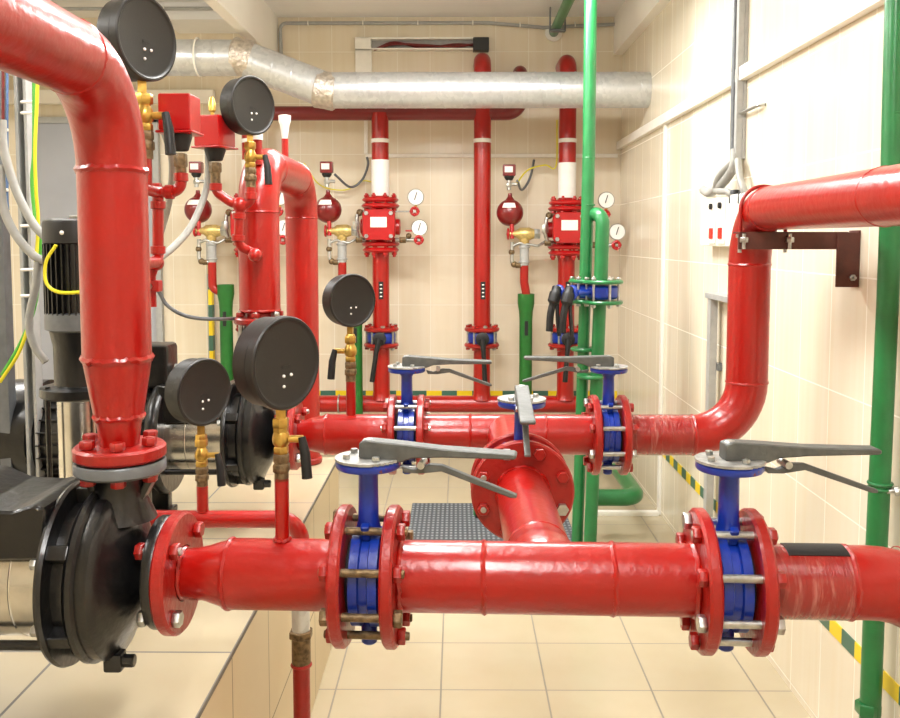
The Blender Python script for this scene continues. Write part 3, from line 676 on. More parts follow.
# ---------------------------------------------------------- back wall: header, risers and alarm stations
YR = 5.63; K = YR/900.0
def R_(px, py, dY=0): return P(px, py, YR+dY)
rx = [R_(253, 300).x, R_(381, 300).x, R_(482, 300).x, R_(566, 300).x]
zh = R_(450, 404).z; ztp = R_(450, 113).z
RR = .053
t = thing('header_pipe', 'long low red header pipe along the back wall feeding the risers', 'pipe', ((rx[0]+rx[3])/2, YR, 0))
MB().tube([V((rx[0]-.1, YR, zh)), V((R_(598, 404).x, YR, zh))], RR, 32).build('pipe_barrel', RED, t)
for x in (rx[0]-.05, rx[1]-.55, .4):
    MB().bb((x-.02, YR-.03, 0), (x+.02, YR+.03, zh-RR+.004), .003).build('support_leg', GREYD, t)
q = R_(339, 400); MB().torus(V((q.x, YR, zh)), UX, RR+.003, .005, 28).build('pipe_clamp', ZINC, t)
zfl = R_(450, 337).z
for i, x in enumerate(rx):
    MB().lathe([(RR*1.25, RR*.6), (RR*1.05, RR*1.1), (RR, RR*1.5), (RR, zfl-zh-.052)], (x, YR, zh), UZ, 28).build('outlet_stub', RED, t)
    flange(m := MB(), (x, YR, zfl-.05), UZ, .11, .026, .03, .008); m.build('flange', REDF, t)
names = ['far left riser behind U pipe', 'first riser left of middle', 'middle riser', 'riser beside green pipes']
ztops = [ztp, ztp, R_(482, 50).z-.0, R_(565, 52).z]
for i, x in enumerate(rx):
    st = i != 2
    zc_ = R_(450, 225 if i != 3 else 228).z
    # wafer valve
    v = thing('butterfly_valve', 'small blue wafer valve, black lever, at foot of ' + names[i], 'valve', V((x, YR, zfl)))
    MB().lathe([(.04, -.034), (.085, -.034), (.092, -.02), (.092, .02), (.085, .034), (.04, .034)], (x, YR, zfl), UZ, 32, closed=True).build('valve_body', BLUE, v)
    MB().lathe([(.03, -.14), (.042, -.135), (.042, -.12), (.02, -.11), (.02, 0)][::1], (x, YR, zfl), UY, 20).build('lever_boss', BLACKR, v)
    dx = -.045 if i == 1 else (.015 if i == 2 else -.02)
    MB().tube([(x, YR-.145, zfl), (x+dx*.4, YR-.16, zfl-.08), (x+dx, YR-.155, zfl-.26)], [.02, .014, .016], 12).build('lever', BLACKR, v)
    bolts(v, (x, YR, zfl), UZ, .09, 8, -.064, .064, .2, ZINC, REDF, br=.008, nr=.015)
    t = thing('riser_pipe', 'red ' + names[i] + ', from wafer valve up to the ceiling pipes', 'pipe', (x, YR, zfl+.05))
    top = ztops[i]
    zlo = zfl+.05
    segs = [(zlo, zc_-.165), (zc_+.165, None)] if st else [(zlo, None)]
    for (za_, zb_) in segs:
        if zb_ is not None: MB().cyl((x, YR, za_), UZ, RR, 0, zb_-za_, 28).build('lower_barrel', RED, t)
        elif i in (2, 3): MB().tube(fil([V((x, YR, za_)), V((x, YR, top-RR)), V((x, YB-.001, top-RR))], .09, 10), RR, 28).build('pipe_barrel', RED, t)
        else: MB().cyl((x, YR, za_), UZ, RR, 0, top-za_, 28).build('pipe_barrel', RED, t)
    flange(m := MB(), (x, YR, zfl+.05), UZ, .11, .026, .03, .008); m.build('flange', REDF, t)
    MB().cyl((x, YR, R_(450, 141).z), UZ, RR+.003, -.012, .012, 28).build('white_band', PAPER, t)
    if st:
        za_ = R_(450, 196 if i != 3 else 198).z; zb_ = R_(450, 160 if i != 3 else 163).z
        MB().cyl((x, YR, za_), UZ, RR+.003, 0, zb_-za_, 28).build('paper_wrap', PAPER, t, 'white paper label sheet wrapped round the pipe')
    q = R_(450, 290).z
    MB().box((x+.005, YR-RR-.001, q), (.03, .006, .11), None, .002).build('sticker', BLACKR, t, 'narrow black sticker')
    mb = MB()
    for k in range(4): mb.box((x+.005, YR-RR-.0045, q+.035-.024*k), (.014, .001, .007), None, 0)
    mb.build('sticker_mark', PAPER, t)
# upper header
t = thing('header_pipe', 'red header pipe high behind the silver duct, joining riser tops', 'pipe', (0, YR, ztp-.05))
eR = R_(521, 70)
MB().tube(fil([V((rx[0]-.05, YR+.01, ztp)), V((eR.x, YR+.01, ztp)), V((eR.x, YR+.01, eR.z)), V((eR.x, YB-.001, eR.z))], .09, 10), .044, 28).build('pipe_barrel', REDD, t)
q0 = R_(400, 82); q1 = R_(437, 82)
MB().tube(fil([V((q0.x-.06, YR+.06, q0.z-.08)), V((q0.x+.0, YR+.06, q0.z+.02)), V((q1.x, YR+.06, q0.z+.02)), V((q1.x+.06, YR+.06, q0.z-.08))], .05), .03, 20).build('small_loop', RED, t)
def S(i, dx, dy, dY=0.0):
    if i == 3 and dx < -30: dx -= 6
    return V((rx[i]+dx*K, YR+dY, R_(450, (225 if i != 3 else 228)+dy).z))
SN = {0: 'far left riser', 1: 'first riser', 3: 'riser beside green pipes'}
for i in (0, 1, 3):
    nm = SN[i]; c = S(i, 0, 0)
    t = thing('alarm_check_valve', 'red alarm check valve with white name plate on ' + nm, 'valve', c-V((0, 0, .17)))
    for dz in (.155, -.155): flange(m := MB(), c+V((0, 0, dz)), UZ, .113, .03, .03, .012); m.build('flange', REDB, t)
    for dz in (.118, -.118): flange(m := MB(), c+V((0, 0, dz)), UZ, .118, .03, .03, .012); m.build('flange', REDB, t)
    MB().lathe([(.07, -.12), (.06, -.09), (.085, -.07), (.1, -.03), (.1, .03), (.085, .07), (.06, .09), (.07, .12)], c, UZ, 32).build('valve_body', REDB, t)
    MB().lathe([(.04, -.125), (.05, -.12), (.05, .12), (.04, .125)], c+V((0, -.01, -.012)), UX, 24).build('side_port', REDB, t)
    oc = [(-.075, -.095), (.075, -.095), (.1, -.07), (.1, .07), (.075, .095), (-.075, .095), (-.1, .07), (-.1, -.07)]
    MB().prism(oc, .035, Matrix.Translation(c+V((0, -.125, 0))) @ Matrix.Rotation(PI/2, 4, 'X'), .005).build('front_cover', REDB, t)
    for sx in (-1, 1):
        for sz in (-1, 1): MB().hexn(c+V((sx*.075, -.143, sz*.07)), (0, -1, 0), .014, 0, .012).build('cover_bolt', ZINC, t)
    MB().box(c+V((.0, -.146, .015)), (.1, .006, .062), None, .001).build('name_plate', PAPER, t, 'white name plate')
    for k in range(8):
        a_ = 2*PI*k/8+.4
        for dz in (.137, -.137):
            o_ = c+V((.092*math.cos(a_), .092*math.sin(a_), dz))
            MB().hexn(o_, UZ, .015, .034, .048).hexn(o_, UZ, .015, -.05, -.034).cyl(o_, UZ, .008, -.062, .058, 8).build('flange_bolt', REDB, t)
    # retard chamber
    bc = S(i, -51, -15, -.05)
    t = thing('retard_chamber', 'dark red ball chamber with white label left of ' + nm, 'chamber', bc-V((0, 0, .1)))
    MB().sphere(bc, .083, seg=28).build('ball', REDD, t)
    MB().lathe([(.035, .07), (.014, .098), (.012, .12)], bc, UZ, 16).build('top_neck', REDD, t)
    MB().tube([bc+V((.01, -.03, -.06)), bc+V((.012, -.04, -.16))], .013, 12).build('bottom_neck', REDB, t)
    rings = []
    for ph in (math.radians(20), math.radians(32), math.radians(44)):
        rings.append([bc+V((math.sin(th)*math.cos(ph), -math.cos(th)*math.cos(ph), math.sin(ph)))*.0845 for th in [math.radians(-40+8*q) for q in range(9)]])
    mb = MB(); vv = [[mb.bm.verts.new(p) for p in r] for r in rings]
    for a0, a1 in zip(vv, vv[1:]):
        for q in range(8): mb.bm.faces.new((a0[q], a0[q+1], a1[q+1], a1[q]))
    mb.build('label_sheet', PAPER, t, 'white label')
    # pressure switch on the ball
    sc = S(i, -52, -57, -.05)
    t = thing('pressure_switch', 'small red pressure switch on top of the ball left of ' + nm, 'pressure switch', sc-V((0, 0, .04)))
    MB().box(sc, (.078, .06, .07), None, .006).build('switch_box', REDD, t)
    MB().box(sc+V((-.004, -.031, .004)), (.05, .004, .036), None, .001).build('label_plate', PAPER, t, 'white label plate')
    MB().lathe([(.02, -.06), (.03, -.045), (.03, -.034)], sc, UZ, 20).build('black_neck', BLACKR, t)
    MB().cyl(sc, UZ, .013, -.12, -.055, 14).hexn(sc, UZ, .02, -.1, -.075).tube([sc+V((0, 0, -.085)), sc+V((.05, -.0, -.085))], .01, 10).build('fitting', ZINC, t)
    # alarm trim: brass angle valve
    bv = S(i, -37, 6, -.08)
    t = thing('angle_valve', 'brass angle valve with red wheel left of ' + nm, 'valve', bv-V((0, 0, .06)))
    MB().lathe([(.012, -.095), (.018, -.09), (.022, -.05), (.038, -.03), (.04, .03), (.034, .045), (.028, .06)], bv, UX, 24).lathe([(.03, -.02), (.03, -.055), (.024, -.07)], bv, UZ, 20).build('valve_body', BRASSP, t)
    MB().torus(bv+V((-.1, 0, 0)), UX, .03, .007, 24).cyl(bv+V((-.1, 0, 0)), UX, .008, -.01, .02, 10).build('hand_wheel', REDB, t)
    MB().hexn(bv, UX, .034, .06, .095).build('union_nut', ZINC, t)
    # drain
    d0 = S(i, -37, 16, -.08); d1 = S(i, -37, 37, -.08)
    gx = S(i, -35 if i == 3 else (-24 if i == 0 else -24), 70, -.08)
    t = thing('drain_pipe', 'grey then red then green upright drain pipe left of ' + nm, 'pipe', V((gx.x, gx.y, 0)))
    MB().cyl(d1, UZ, .028, 0, d0.z-d1.z, 20).torus(d0-V((0, 0, .02)), UZ, .029, .006, 20).torus(d1+V((0, 0, .02)), UZ, .029, .006, 20).build('grey_pipe', GREYP, t)
    d2 = d1+V((0, 0, -.13 if i == 3 else -.10)); 
    sx = gx.x
    if i == 3: pts = [d1, d1+V((0, 0, -.1)), V((sx, d1.y, d1.z-.17)), V((sx, d1.y, R_(450, 296).z))]
    else: pts = [d1, d1+V((0, 0, -.16)), V((sx, d1.y, d1.z-.2)), V((sx, d1.y, R_(450, 288).z))]
    MB().tube(fil(pts, .04), .026, 18).build('red_elbow_pipe', RED, t)
    gt = R_(450, 293 if i == 3 else 284).z
    if i == 1: gt = R_(450, 300).z
    MB().lathe([(.04, 0-gt), (.04, -.16), (.043, -.11), (.052, -.06), (.052, 0), (.044, 0), (.04, -.05)], (sx, d1.y, gt), UZ, 24).build('green_pipe', GREEND, t, 'green lower pipe with flared collar')
    MB().box((sx+.0, d1.y-.041, gt-.21), (.022, .004, .09), None, .001).build('sticker', BLACKR, t)
    # silver side tubing
    e0 = S(i, -49, 14, -.09)
    t = thing('trim_tubing', 'silver elbow tubing joining brass valve and ball left of ' + nm, 'tubing', S(i, -45, 38, -.09))
    MB().tube(fil([e0, S(i, -49.5, 36, -.09), S(i, -37, 37, -.09)], .03), .012, 12).build('lower_tube', ZINC, t)
    MB().sphere(S(i, -49.5, 24, -.09), .019, seg=12).build('fitting', RUST, t); MB().sphere(S(i, -47, 36, -.09), .02, seg=12).hexn(S(i, -44, 37, -.09), UX, .019, -.01, .02).build('fitting', RUST, t)
    MB().tube(fil([S(i, -49, 18, -.09), S(i, -42, 15, -.10), S(i, -30, 18, -.10), S(i, -20, 12, -.06)], .02), .008, 10).build('cross_tube', ZINC, t)
    t = thing('trim_tubing', 'silver elbow fittings on the left side of alarm valve, ' + nm, 'tubing', S(i, -20, 15, -.09))
    MB().tube(fil([S(i, -12, -12, -.07), S(i, -21, -13, -.09), S(i, -23, 4, -.09), S(i, -20, 16, -.08), S(i, -12, 14, -.05)], .03), .012, 12).build('tube', ZINC, t)
    MB().sphere(S(i, -19, -12, -.09), .022, seg=12).build('fitting', RUST, t); MB().hexn(S(i, -23, 0, -.09), UZ, .022, -.03, .02).build('fitting', ZINC, t); MB().hexn(S(i, -20, 15, -.08), UX, .02, -.02, .02).build('fitting', RUST, t)
    # gauges to the right
    for n_, (gx_, gy_, kx, ky) in enumerate(((36, -27, 35, -13), (39.5, 3, 39, 15))):
        if i == 3 and n_ == 1: gx_, gy_, kx, ky = 47, 4, 46, 17
        if i == 0: gx_ -= 4; kx -= 4
        gc = S(i, gx_, gy_, -.12)
        w_ = ('upper', 'lower')[n_]
        t = thing('pressure_gauge', w_+' small white dial gauge right of ' + nm, 'gauge', gc-V((0, 0, .06)))
        MB().lathe([(.03, -.03), (.046, -.028), (.05, -.02), (.05, .0), (.048, .003), (.046, -.001), (.043, -.002)], gc, (0, -1, 0), 32).build('gauge_case', ZINC, t)
        MB().cyl(gc, (0, -1, 0), .046, -.004, .001, 32).build('dial', PAPER, t, 'white dial')
        MB().box(gc+V((0, -.003, .006)), (.005, .002, .05), Matrix.Rotation(.3, 3, 'Y'), 0).build('pointer', BLACKR, t)
        MB().cyl(gc, UZ, .008, -.09, -.05, 10).build('stem', BRASS, t)
        kc = S(i, kx, ky, -.13)
        t = thing('needle_valve', 'tiny red wheel valve under ' + w_ + ' dial gauge right of ' + nm, 'valve', kc-V((0, 0, .03)))
        mb = MB()
        for k in range(4):
            a_ = PI/2*k; mb.sphere(kc+V((.02*math.cos(a_), 0, .02*math.sin(a_))), .012, seg=10)
        mb.torus(kc, (0, 1, 0), .022, .008, 20).build('hand_wheel', REDB, t)
        MB().hexn(kc, (0, -1, 0), .01, -.02, .012).build('hub', ZINC, t)
        MB().tube([kc+V((0, .02, 0)), S(i, 16, ky, -.08)], .005 if n_ == 0 else .014, 10).build('supply_tube', ZINC, t)
        if n_: MB().hexn(S(i, 23, ky, -.1), UX, .022, -.02, .02).sphere(S(i, 29, ky-4, -.11), .018, seg=10).build('tee_fitting', RUST, t); MB().box(S(i, 29, ky-9, -.11), (.04, .012, .01), None, .002).build('red_handle', REDB, t)
# little cables of the switches
for i in (1, 3):
    a = S(i, -44, -50, -.05); e = R_(367 if i == 1 else 546, 157, .2)
    if i == 1: pts = [a, R_(350, 187, .1), R_(362, 180, .15), R_(368, 165, .2), e]
    else: pts = [a+V((0, 0, -.02)), R_(522, 190, .1), R_(530, 178, .15), R_(534, 160, .2)]
    single(MB().tube(spline(pts), .008, 8), 'cable', GREYD, 'thin grey looped cable from the small red switch left of ' + SN[i], 'cable')
single(MB().tube(spline([R_(517, 183, -.04), R_(528, 170, .1), R_(545, 165, .15), R_(556, 166, .15), R_(557, 120, .15)]), .005, 8), 'cable', YEL, 'thin yellow wire looping from small red switch beside the green pipes', 'cable')
single(MB().tube(spline([R_(304, 163, .15), R_(320, 185, .2), R_(345, 190, .2), R_(362, 181, .2), R_(376, 183, .1)]), .004, 8), 'cable', YEL, 'thin yellow wire on back wall behind the small red switch at the first riser', 'cable')
# ---------------------------------------------------------- duct
YD = 5.06
d = [P(130, 62, YD+.1), P(243, 58, YD), P(326, 95.5, YD), PX(652, 90, XW)]
d[0] = V((XL, YD-.05, d[1].z)); d[3] = V((XW-.001, YD, P(640, 90, YD).z)); d[2].z = d[3].z
t = thing('ventilation_duct', 'silver spiral ventilation duct crossing under the ceiling into right wall', 'duct', (0, YD, d[2].z-.1))
RD = .098
MB().tube(fil([d[0], d[1], d[2], d[3]], .12, 3), RD, 40).build('duct_skin', GALV, t)
mb = MB()
def helix(a, b, pitch=.11):
    a, b = V(a), V(b); L = (b-a).length; ax, u, v = frame(b-a); n = int(L/pitch*28)
    mb.tube([a+ax*(L*k/n)+(u*math.cos(2*PI*k/28)+v*math.sin(2*PI*k/28))*(RD+.0005) for k in range(n+1)], .0022, 5)
helix(d[0], d[1]-(d[1]-d[0]).normalized()*.08); helix(d[1]+(d[2]-d[1]).normalized()*.08, d[2]-(d[2]-d[1]).normalized()*.08); helix(d[2]+UX*.08, d[3])
mb.build('spiral_seam', GALV, t)
FOIL = mat('aluminium_foil_tape', rgb(215, 208, 200), .3, .9, var=.12, nscale=40, bump=.9, bscale=60)
for c, ax in ((d[1], (d[2]-d[1]).normalized()+UX), (d[2], (d[2]-d[1]).normalized()+UX)): MB().lathe([(RD*.98, -.06), (RD+.006, -.05), (RD+.004, 0), (RD+.006, .05), (RD*.98, .06)], c, ax, 36).build('foil_joint', FOIL, t)
for x in (P(200, 60, YD).x,):
    MB().torus((x, YD-.025, d[1].z), UX, RD+.004, .005, 32).build('hanger_strap', WHITEP, t)
# ---------------------------------------------------------- green pipes
YG = 4.07
gp1 = [P(588, 0, YG), P(588, 0, YG)]
xa = P(589.5, 100, YG).x; xb = P(581, 480, YG).x
fl_z1 = P(590, 281, YG).z; fl_z0 = P(590, 301, YG).z
def gX(py): return xa+(xb-xa)*max(0, (py-100))/380
t = thing('green_pipe', 'tall green upright pipe from ceiling to floor, left one before back wall', 'pipe', (xb, YG, 0))
MB().tube([V((xa, YG, ZC)), V((xa, YG, P(590, 150, YG).z)), V((gX(281), YG, fl_z1))], .0285, 24).build('upper_barrel', GREEN, t)
MB().tube([V((gX(301), YG, fl_z0)), V((xb-.015, YG, 0))], .0265, 24).build('lower_barrel', GREEN, t)
for z_, px in ((fl_z1, 281), (fl_z0, 301)): flange(m := MB(), V((gX(px)-.0+.01, YG, z_)), UZ, .085, .016, .02, .005); m.build('flange', GREEN, t)
weld((xa, YG, P(590, 205, YG).z), UZ, t, .0285, .004, GREEN); weld((xa, YG, P(590, 158, YG).z), UZ, t, .0285, .003, GREEN)
z_ = P(585, 349, YG).z; flange(m := MB(), V((gX(349)+.0, YG, z_)), UZ, .06, .016, .02, .005); m.build('flange', GREEN, t)
t = thing('green_pipe', 'green upright pipe starting at an elbow, right one before back wall', 'pipe', (xb+.06, YG-.04, 0))
YG2 = YG-.06
x2 = P(602.5, 240, YG2).x; zel = P(600, 214, YG2).z; x2b = P(590, 530, YG2).x
MB().tube(fil([V((xa+.02, YG, zel)), V((x2, YG2, zel)), V((x2-.005, YG2, fl_z1))], .045), .031, 24).build('upper_barrel', GREEN, t)
MB().tube([V((x2-.008, YG2, fl_z0)), V((x2b, YG2, 0))], .029, 24).build('lower_barrel', GREEN, t)
for z_ in (fl_z1, fl_z0): flange(m := MB(), V((x2+.0, YG2-.02, z_)), UZ, .09, .016, .02, .005); m.build('flange', GREEN, t)
z_ = P(592, 374, YG).z; flange(m := MB(), V((P(592, 374, YG2).x, YG2, z_)), UZ, .07, .016, .02, .005); m.build('flange', GREEN, t)
zv = (fl_z0+fl_z1)/2
for nn, (x_, y_, hx, lab) in enumerate(((gX(290)+.01, YG, P(557, 285, YG-.1), 'blue wafer valve with black drooping lever on left green pipe'), (x2, YG2-.02, P(570, 285, YG-.15), 'blue wafer valve with black drooping lever on right green pipe'))):
    v = thing('butterfly_valve', lab, 'valve', (x_, y_, zv))
    MB().lathe([(.03, -.03), (.06, -.03), (.068, -.02), (.068, .02), (.06, .03), (.03, .03)], (x_, y_, zv), UZ, 28, closed=True).build('valve_body', BLUE, v)
    hp = V((hx.x, hx.y, zv))
    MB().tube([(x_-.05, y_-.02, zv), hp+V((.03, 0, .0))], .014, 14).cyl(hp, (hp-V((x_, y_, zv))).normalized(), .034, -.02, -.004, 20, .003).build('neck', BLUE, v)
    MB().tube(spline([hp+V((.0, 0, .02)), hp+V((-.012, -.02, -.02)), hp+V((-.03, -.03, -.09)), hp+V((-.035, -.03, -.17))]), [.022]*4+[.027]*5+[.016]*10, 10).build('lever', BLACKR, v)
    MB().tube(spline([hp+V((-.0, -.02, -.03)), hp+V((.0, -.03, -.1)), hp+V((.008+.0*nn, -.03, -.19))]), .009, 10).build('trigger', BLACKR, v)
    bolts(v, (x_, y_, zv), UZ, .07, 6, -.052, .052, .3, ZINC, ZINC, br=.006, nr=.011)
# low green elbow near the wall
q0 = P(590, 488, 4.25); q0.z = P(612, 486, 4.4).z
t = thing('green_pipe', 'low green curved pipe near floor at the right wall', 'pipe', (q0.x+.1, 4.3, 0))
MB().tube(fil([V((q0.x-.02, 4.2, q0.z)), V((P(634, 486, 4.3).x, 4.2, q0.z)), V((P(634, 486, 4.3).x+.0, YB-.001, q0.z))], .08, 10), .04, 24).build('pipe_barrel', GREEN, t)
# small green thing on floor under mat edge
q = PZ(481, 513, .02)
t = thing('floor_outlet', 'small green and black outlet stub on floor behind upright flange', 'outlet', V((q.x, q.y, .012)))
MB().lathe([(.04, 0), (.04, .03), (.03, .05)], (q.x, q.y, .012), UZ, 20).build('green_cap', GREEN, t)
MB().cyl((q.x-.02, q.y-.05, .012), UZ, .012, 0, .03, 10).build('black_plug', BLACKR, t)
# overhead green pipe
q = P(553.5, 33, YB)
t = thing('green_pipe', 'green pipe running overhead under ceiling toward the back wall', 'pipe', (q.x, 4, q.z))
MB().tube([V((q.x, YF+.01, q.z)), V((q.x, YB-.001, q.z))], .03, 20).build('pipe_barrel', GREEN, t)
MB().ring((q.x, YB-.012, q.z), UY, .03, .055, -.01, .01, 28).build('wall_rosette', WHITEP, t, 'white collar at the wall')
MB().bb((q.x-.05, YB-.25, q.z-.045), (q.x+.05, YB-.21, q.z-.03), .003).bb((q.x-.05, YB-.25, q.z-.04), (q.x-.042, YB-.21, ZC), .001).bb((q.x+.042, YB-.25, q.z-.04), (q.x+.05, YB-.21, ZC), .001).build('hanger', GREYD, t)
# right foreground green pipe
Yq = 2.12
t = thing('green_pipe', 'green upright pipe close to the right wall, nearest to the camera', 'pipe', (P(870, 700, Yq).x, Yq, 0))
pt = [P(895.5, -60, Yq), P(894, 80, Yq), P(890, 240, Yq), P(882, 430, Yq), P(876, 560, Yq), P(870, 715, Yq)]
for p_ in pt: p_.y = Yq
pt = [V((pt[0].x, Yq, ZC))]+pt[1:]+[V((P(868, 760, Yq).x, Yq, 0))]
MB().tube(spline(pt), .0245, 28).build('pipe_barrel', GREEN, t)
weld(P(894, 114, Yq), UZ, t, .0245, .003, GREEN)
cc = P(880, 488, Yq)
MB().torus(cc, UZ, .026, .004, 28).torus(cc+V((0, 0, .012)), UZ, .026, .004, 28).build('pipe_clamp', GREEN, t)
MB().cyl(cc+V((.015, -.025, 0)), V((1, -.3, .2)), .006, -.01, .03, 10).hexn(cc+V((.02, -.028, 0)), V((1, -.3, .2)), .012, 0, .01).build('clamp_screw', ZINC, t)
MB().hexn((P(868, 708, Yq).x, Yq, P(868, 708, Yq).z), UZ, .03, -.015, .015).build('coupling', GREEN, t)
# ---------------------------------------------------------- right wall: sockets, conduit, strut frame
a = PX(706, 202, XW-.03); b = PX(748, 250, XW-.03)
t = thing('switch_box', 'white wall box with red and black switches, left of thick outlet pipe', 'switch box', V((XW, (a.y+b.y)/2, b.z)))
z1_, z0_ = a.z+.01, PX(708, 246, XW-.03).z
MB().bb((XW-.05, b.y-.08, z0_), (XW-.0005, a.y, z1_), .006).build('box_body', WHITEP, t)
for py_ in (0, 1):
    yy = PX(713 + 9*py_, 225, XW-.05).y
    zz0 = (z0_+z1_)/2
    MB().bb((XW-.056, yy-.045, zz0-.085), (XW-.05, yy+.045, zz0+.085), .002).build('front_module', WHITEP, t)
    MB().cyl((XW-.056, yy, zz0+.06), (-1, 0, 0), .012, 0, .01, 16).build('knob', BLACKR, t, 'black knob')
    MB().box((XW-.058, yy, zz0-.045), (.006, .045, .042), None, .002).build('rocker_switch', REDLIT, t, 'red rocker switch')
yc = PX(736, 100, XW-.03).y
t = thing('conduit', 'grey upright conduit rail with cable on right wall above the switch box', 'conduit', V((XW, yc, PX(736, 170, XW).z)))
ze = PX(738, 172, XW-.03).z
MB().bb((XW-.035, yc-.028, ze), (XW-.012, yc+.0, ZC-.25), .002).build('rail', GREYP, t)
MB().tube([V((XW-.03, yc+.025, ZC-.25)), V((XW-.03, yc+.03, H+.5)), V((XW-.03, yc+.022, ze+.05))], .011, 10).build('dark_cable', GREYD, t)
zb_ = PX(740, 116, XW).z
MB().tube(fil([V((XW-.02, yc-.01, zb_)), V((XW-.02, yc-.22, zb_)), V((XW-.001, yc-.24, zb_))], .01), .006, 8).build('bracket_rod', ZINC, t)
MB().bb((XW-.012, yc-.03, ze+.05), (XW-.0005, yc+.002, ZC-.25), .001).build('wall_spacer', GREYP, t)
def hose(lab, pts, r, m_=CABLEW, ribs=True, g=None, name='flexible_hose'):
    sp = spline(pts, 10); n = len(sp)
    rr = r
    o = single(MB().tube(sp, rr, 12), name, m_, lab, 'cable', g); return o
Yh = yc-.02
h_ = lambda px, py, dx=.05: PX(px, py, XW-dx)
hose('pale flexible hose curling left above the switch box on right wall', [h_(735, 150, .03), h_(733, 168, .04), h_(722, 184, .05), h_(710, 193, .05), h_(703, 190, .04)], .017)
hose('pale flexible hose with black gland entering switch box, left one', [h_(737, 158, .03), h_(720, 175, .06), h_(716, 190, .06), h_(728, 192, .05), h_(735, 199, .03)], .013)
hose('pale flexible hose with black gland entering switch box, right one', [h_(738, 160, .03), h_(740, 178, .04), h_(744, 190, .04), h_(745, 199, .03)], .013)
for k, px in enumerate((735, 744)):
    c = h_(px, 198, .03)
    single(MB().lathe([(.014, .03), (.02, .02), (.022, 0), (.022, -.02)], c, UZ, 14), 'cable_gland', BLACKR, ('left' if k == 0 else 'right')+' black cable gland on top of the white switch box', 'gland')
t = thing('steel_strut', 'grey steel strut on right wall behind the thick red outlet pipe', 'frame', PX(713, 480, XW))
ya = PX(712, 400, XW-.03).y; zz = PX(712, 298, XW-.03).z
MB().bb((XW-.05, ya-.02, 0), (XW-.02, ya+.025, zz), .002).build('upright', GREYP, t)
MB().bb((XW-.055, ya-.32, zz), (XW-.001, ya+.05, zz+.022), .002).build('top_rail', GREYP, t)
for z_ in (.5, .9): MB().bb((XW-.02, ya-.03, z_), (XW-.0005, ya+.01, z_+.03), .001).build('wall_tie', GREYD, t)
# ---------------------------------------------------------- left: vertical pump, posts, cables
Yv = 2.12
c = P(80, 300, Yv); vx = c.x
zz = lambda py: P(70, py, Yv).z
t = thing('vertical_pump', 'black vertical multistage pump behind the very thick riser at left', 'pump', (vx, Yv, PTOP))
rm = 33*Yv/900
MB().lathe([(rm*.8, zz(219)), (rm*.97, zz(221)), (rm, zz(224)), (rm, zz(243)), (rm*.96, zz(244))], (vx, Yv, 0), UZ, 48).build('fan_cover', BLACK, t)
MB().cyl((vx, Yv, 0), UZ, rm*.86, zz(318), zz(243), 40).build('motor_body', PUMPB, t)
mb = MB()
for i in range(34):
    a_ = 2*PI*i/34; mb.box((vx+rm*.93*math.cos(a_), Yv+rm*.93*math.sin(a_), (zz(244)+zz(313))/2), (rm*.16, .0035, zz(244)-zz(313)), Matrix.Rotation(a_, 3, 'Z'), 0)
mb.build('cooling_fins', PUMPB, t)
MB().lathe([(rm*.9, zz(330)), (rm*1.02, zz(328)), (rm*1.02, zz(319)), (rm*1.0, zz(312)), (rm*.9, zz(311))], (vx, Yv, 0), UZ, 40).build('motor_flange', GREYD, t)
MB().lathe([(rm*.86, zz(388)), (rm*.8, zz(380)), (rm*.8, zz(345)), (rm*.9, zz(330))], (vx, Yv, 0), UZ, 40).build('coupling_guard', PUMPB, t)
MB().lathe([(rm*1.1, zz(396)), (rm*1.22, zz(394)), (rm*1.22, zz(386)), (rm*.9, zz(383))], (vx, Yv, 0), UZ, 48).build('pump_head', PUMPB, t)
MB().cyl((vx, Yv, 0), UZ, rm*.75, PTOP+.06, zz(395), 48).build('stainless_sleeve', STEEL, t)
for i in range(4):
    a_ = PI/4+i*PI/2; MB().cyl((vx+rm*1.06*math.cos(a_), Yv+rm*1.06*math.sin(a_), 0), UZ, .006, PTOP+.03, zz(383), 10).build('stay_bolt', PUMPB, t)
MB().box((vx, Yv, PTOP+.03), (.22, .2, .06), None, .01).build('base', PUMPB, t)
MB().sphere((vx-.004, Yv-rm, zz(233)), .005, seg=10).build('screw', PAPER, t)
MB().box((vx+.0, Yv-.0, zz(219)+.004), (.03, .03, .01), None, .003).build('cap', ZINC, t)
# upright struts
Ys = 2.35
a = P(21, 300, Ys); b = P(33, 300, Ys)
t = thing('strut_post', 'grey steel upright strut left of the black vertical pump', 'post', (a.x, Ys, PTOP))
MB().bb((a.x, Ys, PTOP), (a.x+.008, Ys+.04, ZC), .001).bb((a.x, Ys+.03, PTOP), (b.x, Ys+.04, ZC), .001).bb((b.x-.008, Ys, PTOP), (b.x, Ys+.04, ZC), .001).build('channel', GREYP, t)
for py in (102, 113, 226, 270, 296): MB().tube([P(21, py, Ys-.01), P(37, py-.5, Ys-.01)], .004, 8).build('cable_tie', PAPER, t)
a = P(-6, 300, Ys); b = P(7, 300, Ys)
t = thing('strut_post', 'grey upright strut at the left edge of the view', 'post', (a.x, Ys, PTOP))
MB().bb((a.x, Ys, PTOP), (b.x-.005, Ys+.04, ZC), .001).build('channel', GREYD, t)
for py in (130, 190): MB().tube([P(-4, py, Ys-.012), P(8, py, Ys-.012)], .004, 8).build('cable_tie', PAPER, t)
single(MB().tube([P(3, 60, Ys-.012), P(3, 130, Ys-.012), P(3, 140, Ys-.012)], .004, 8), 'cable', CABRED, 'dark red cable tied to the strut at the left edge', 'cable')
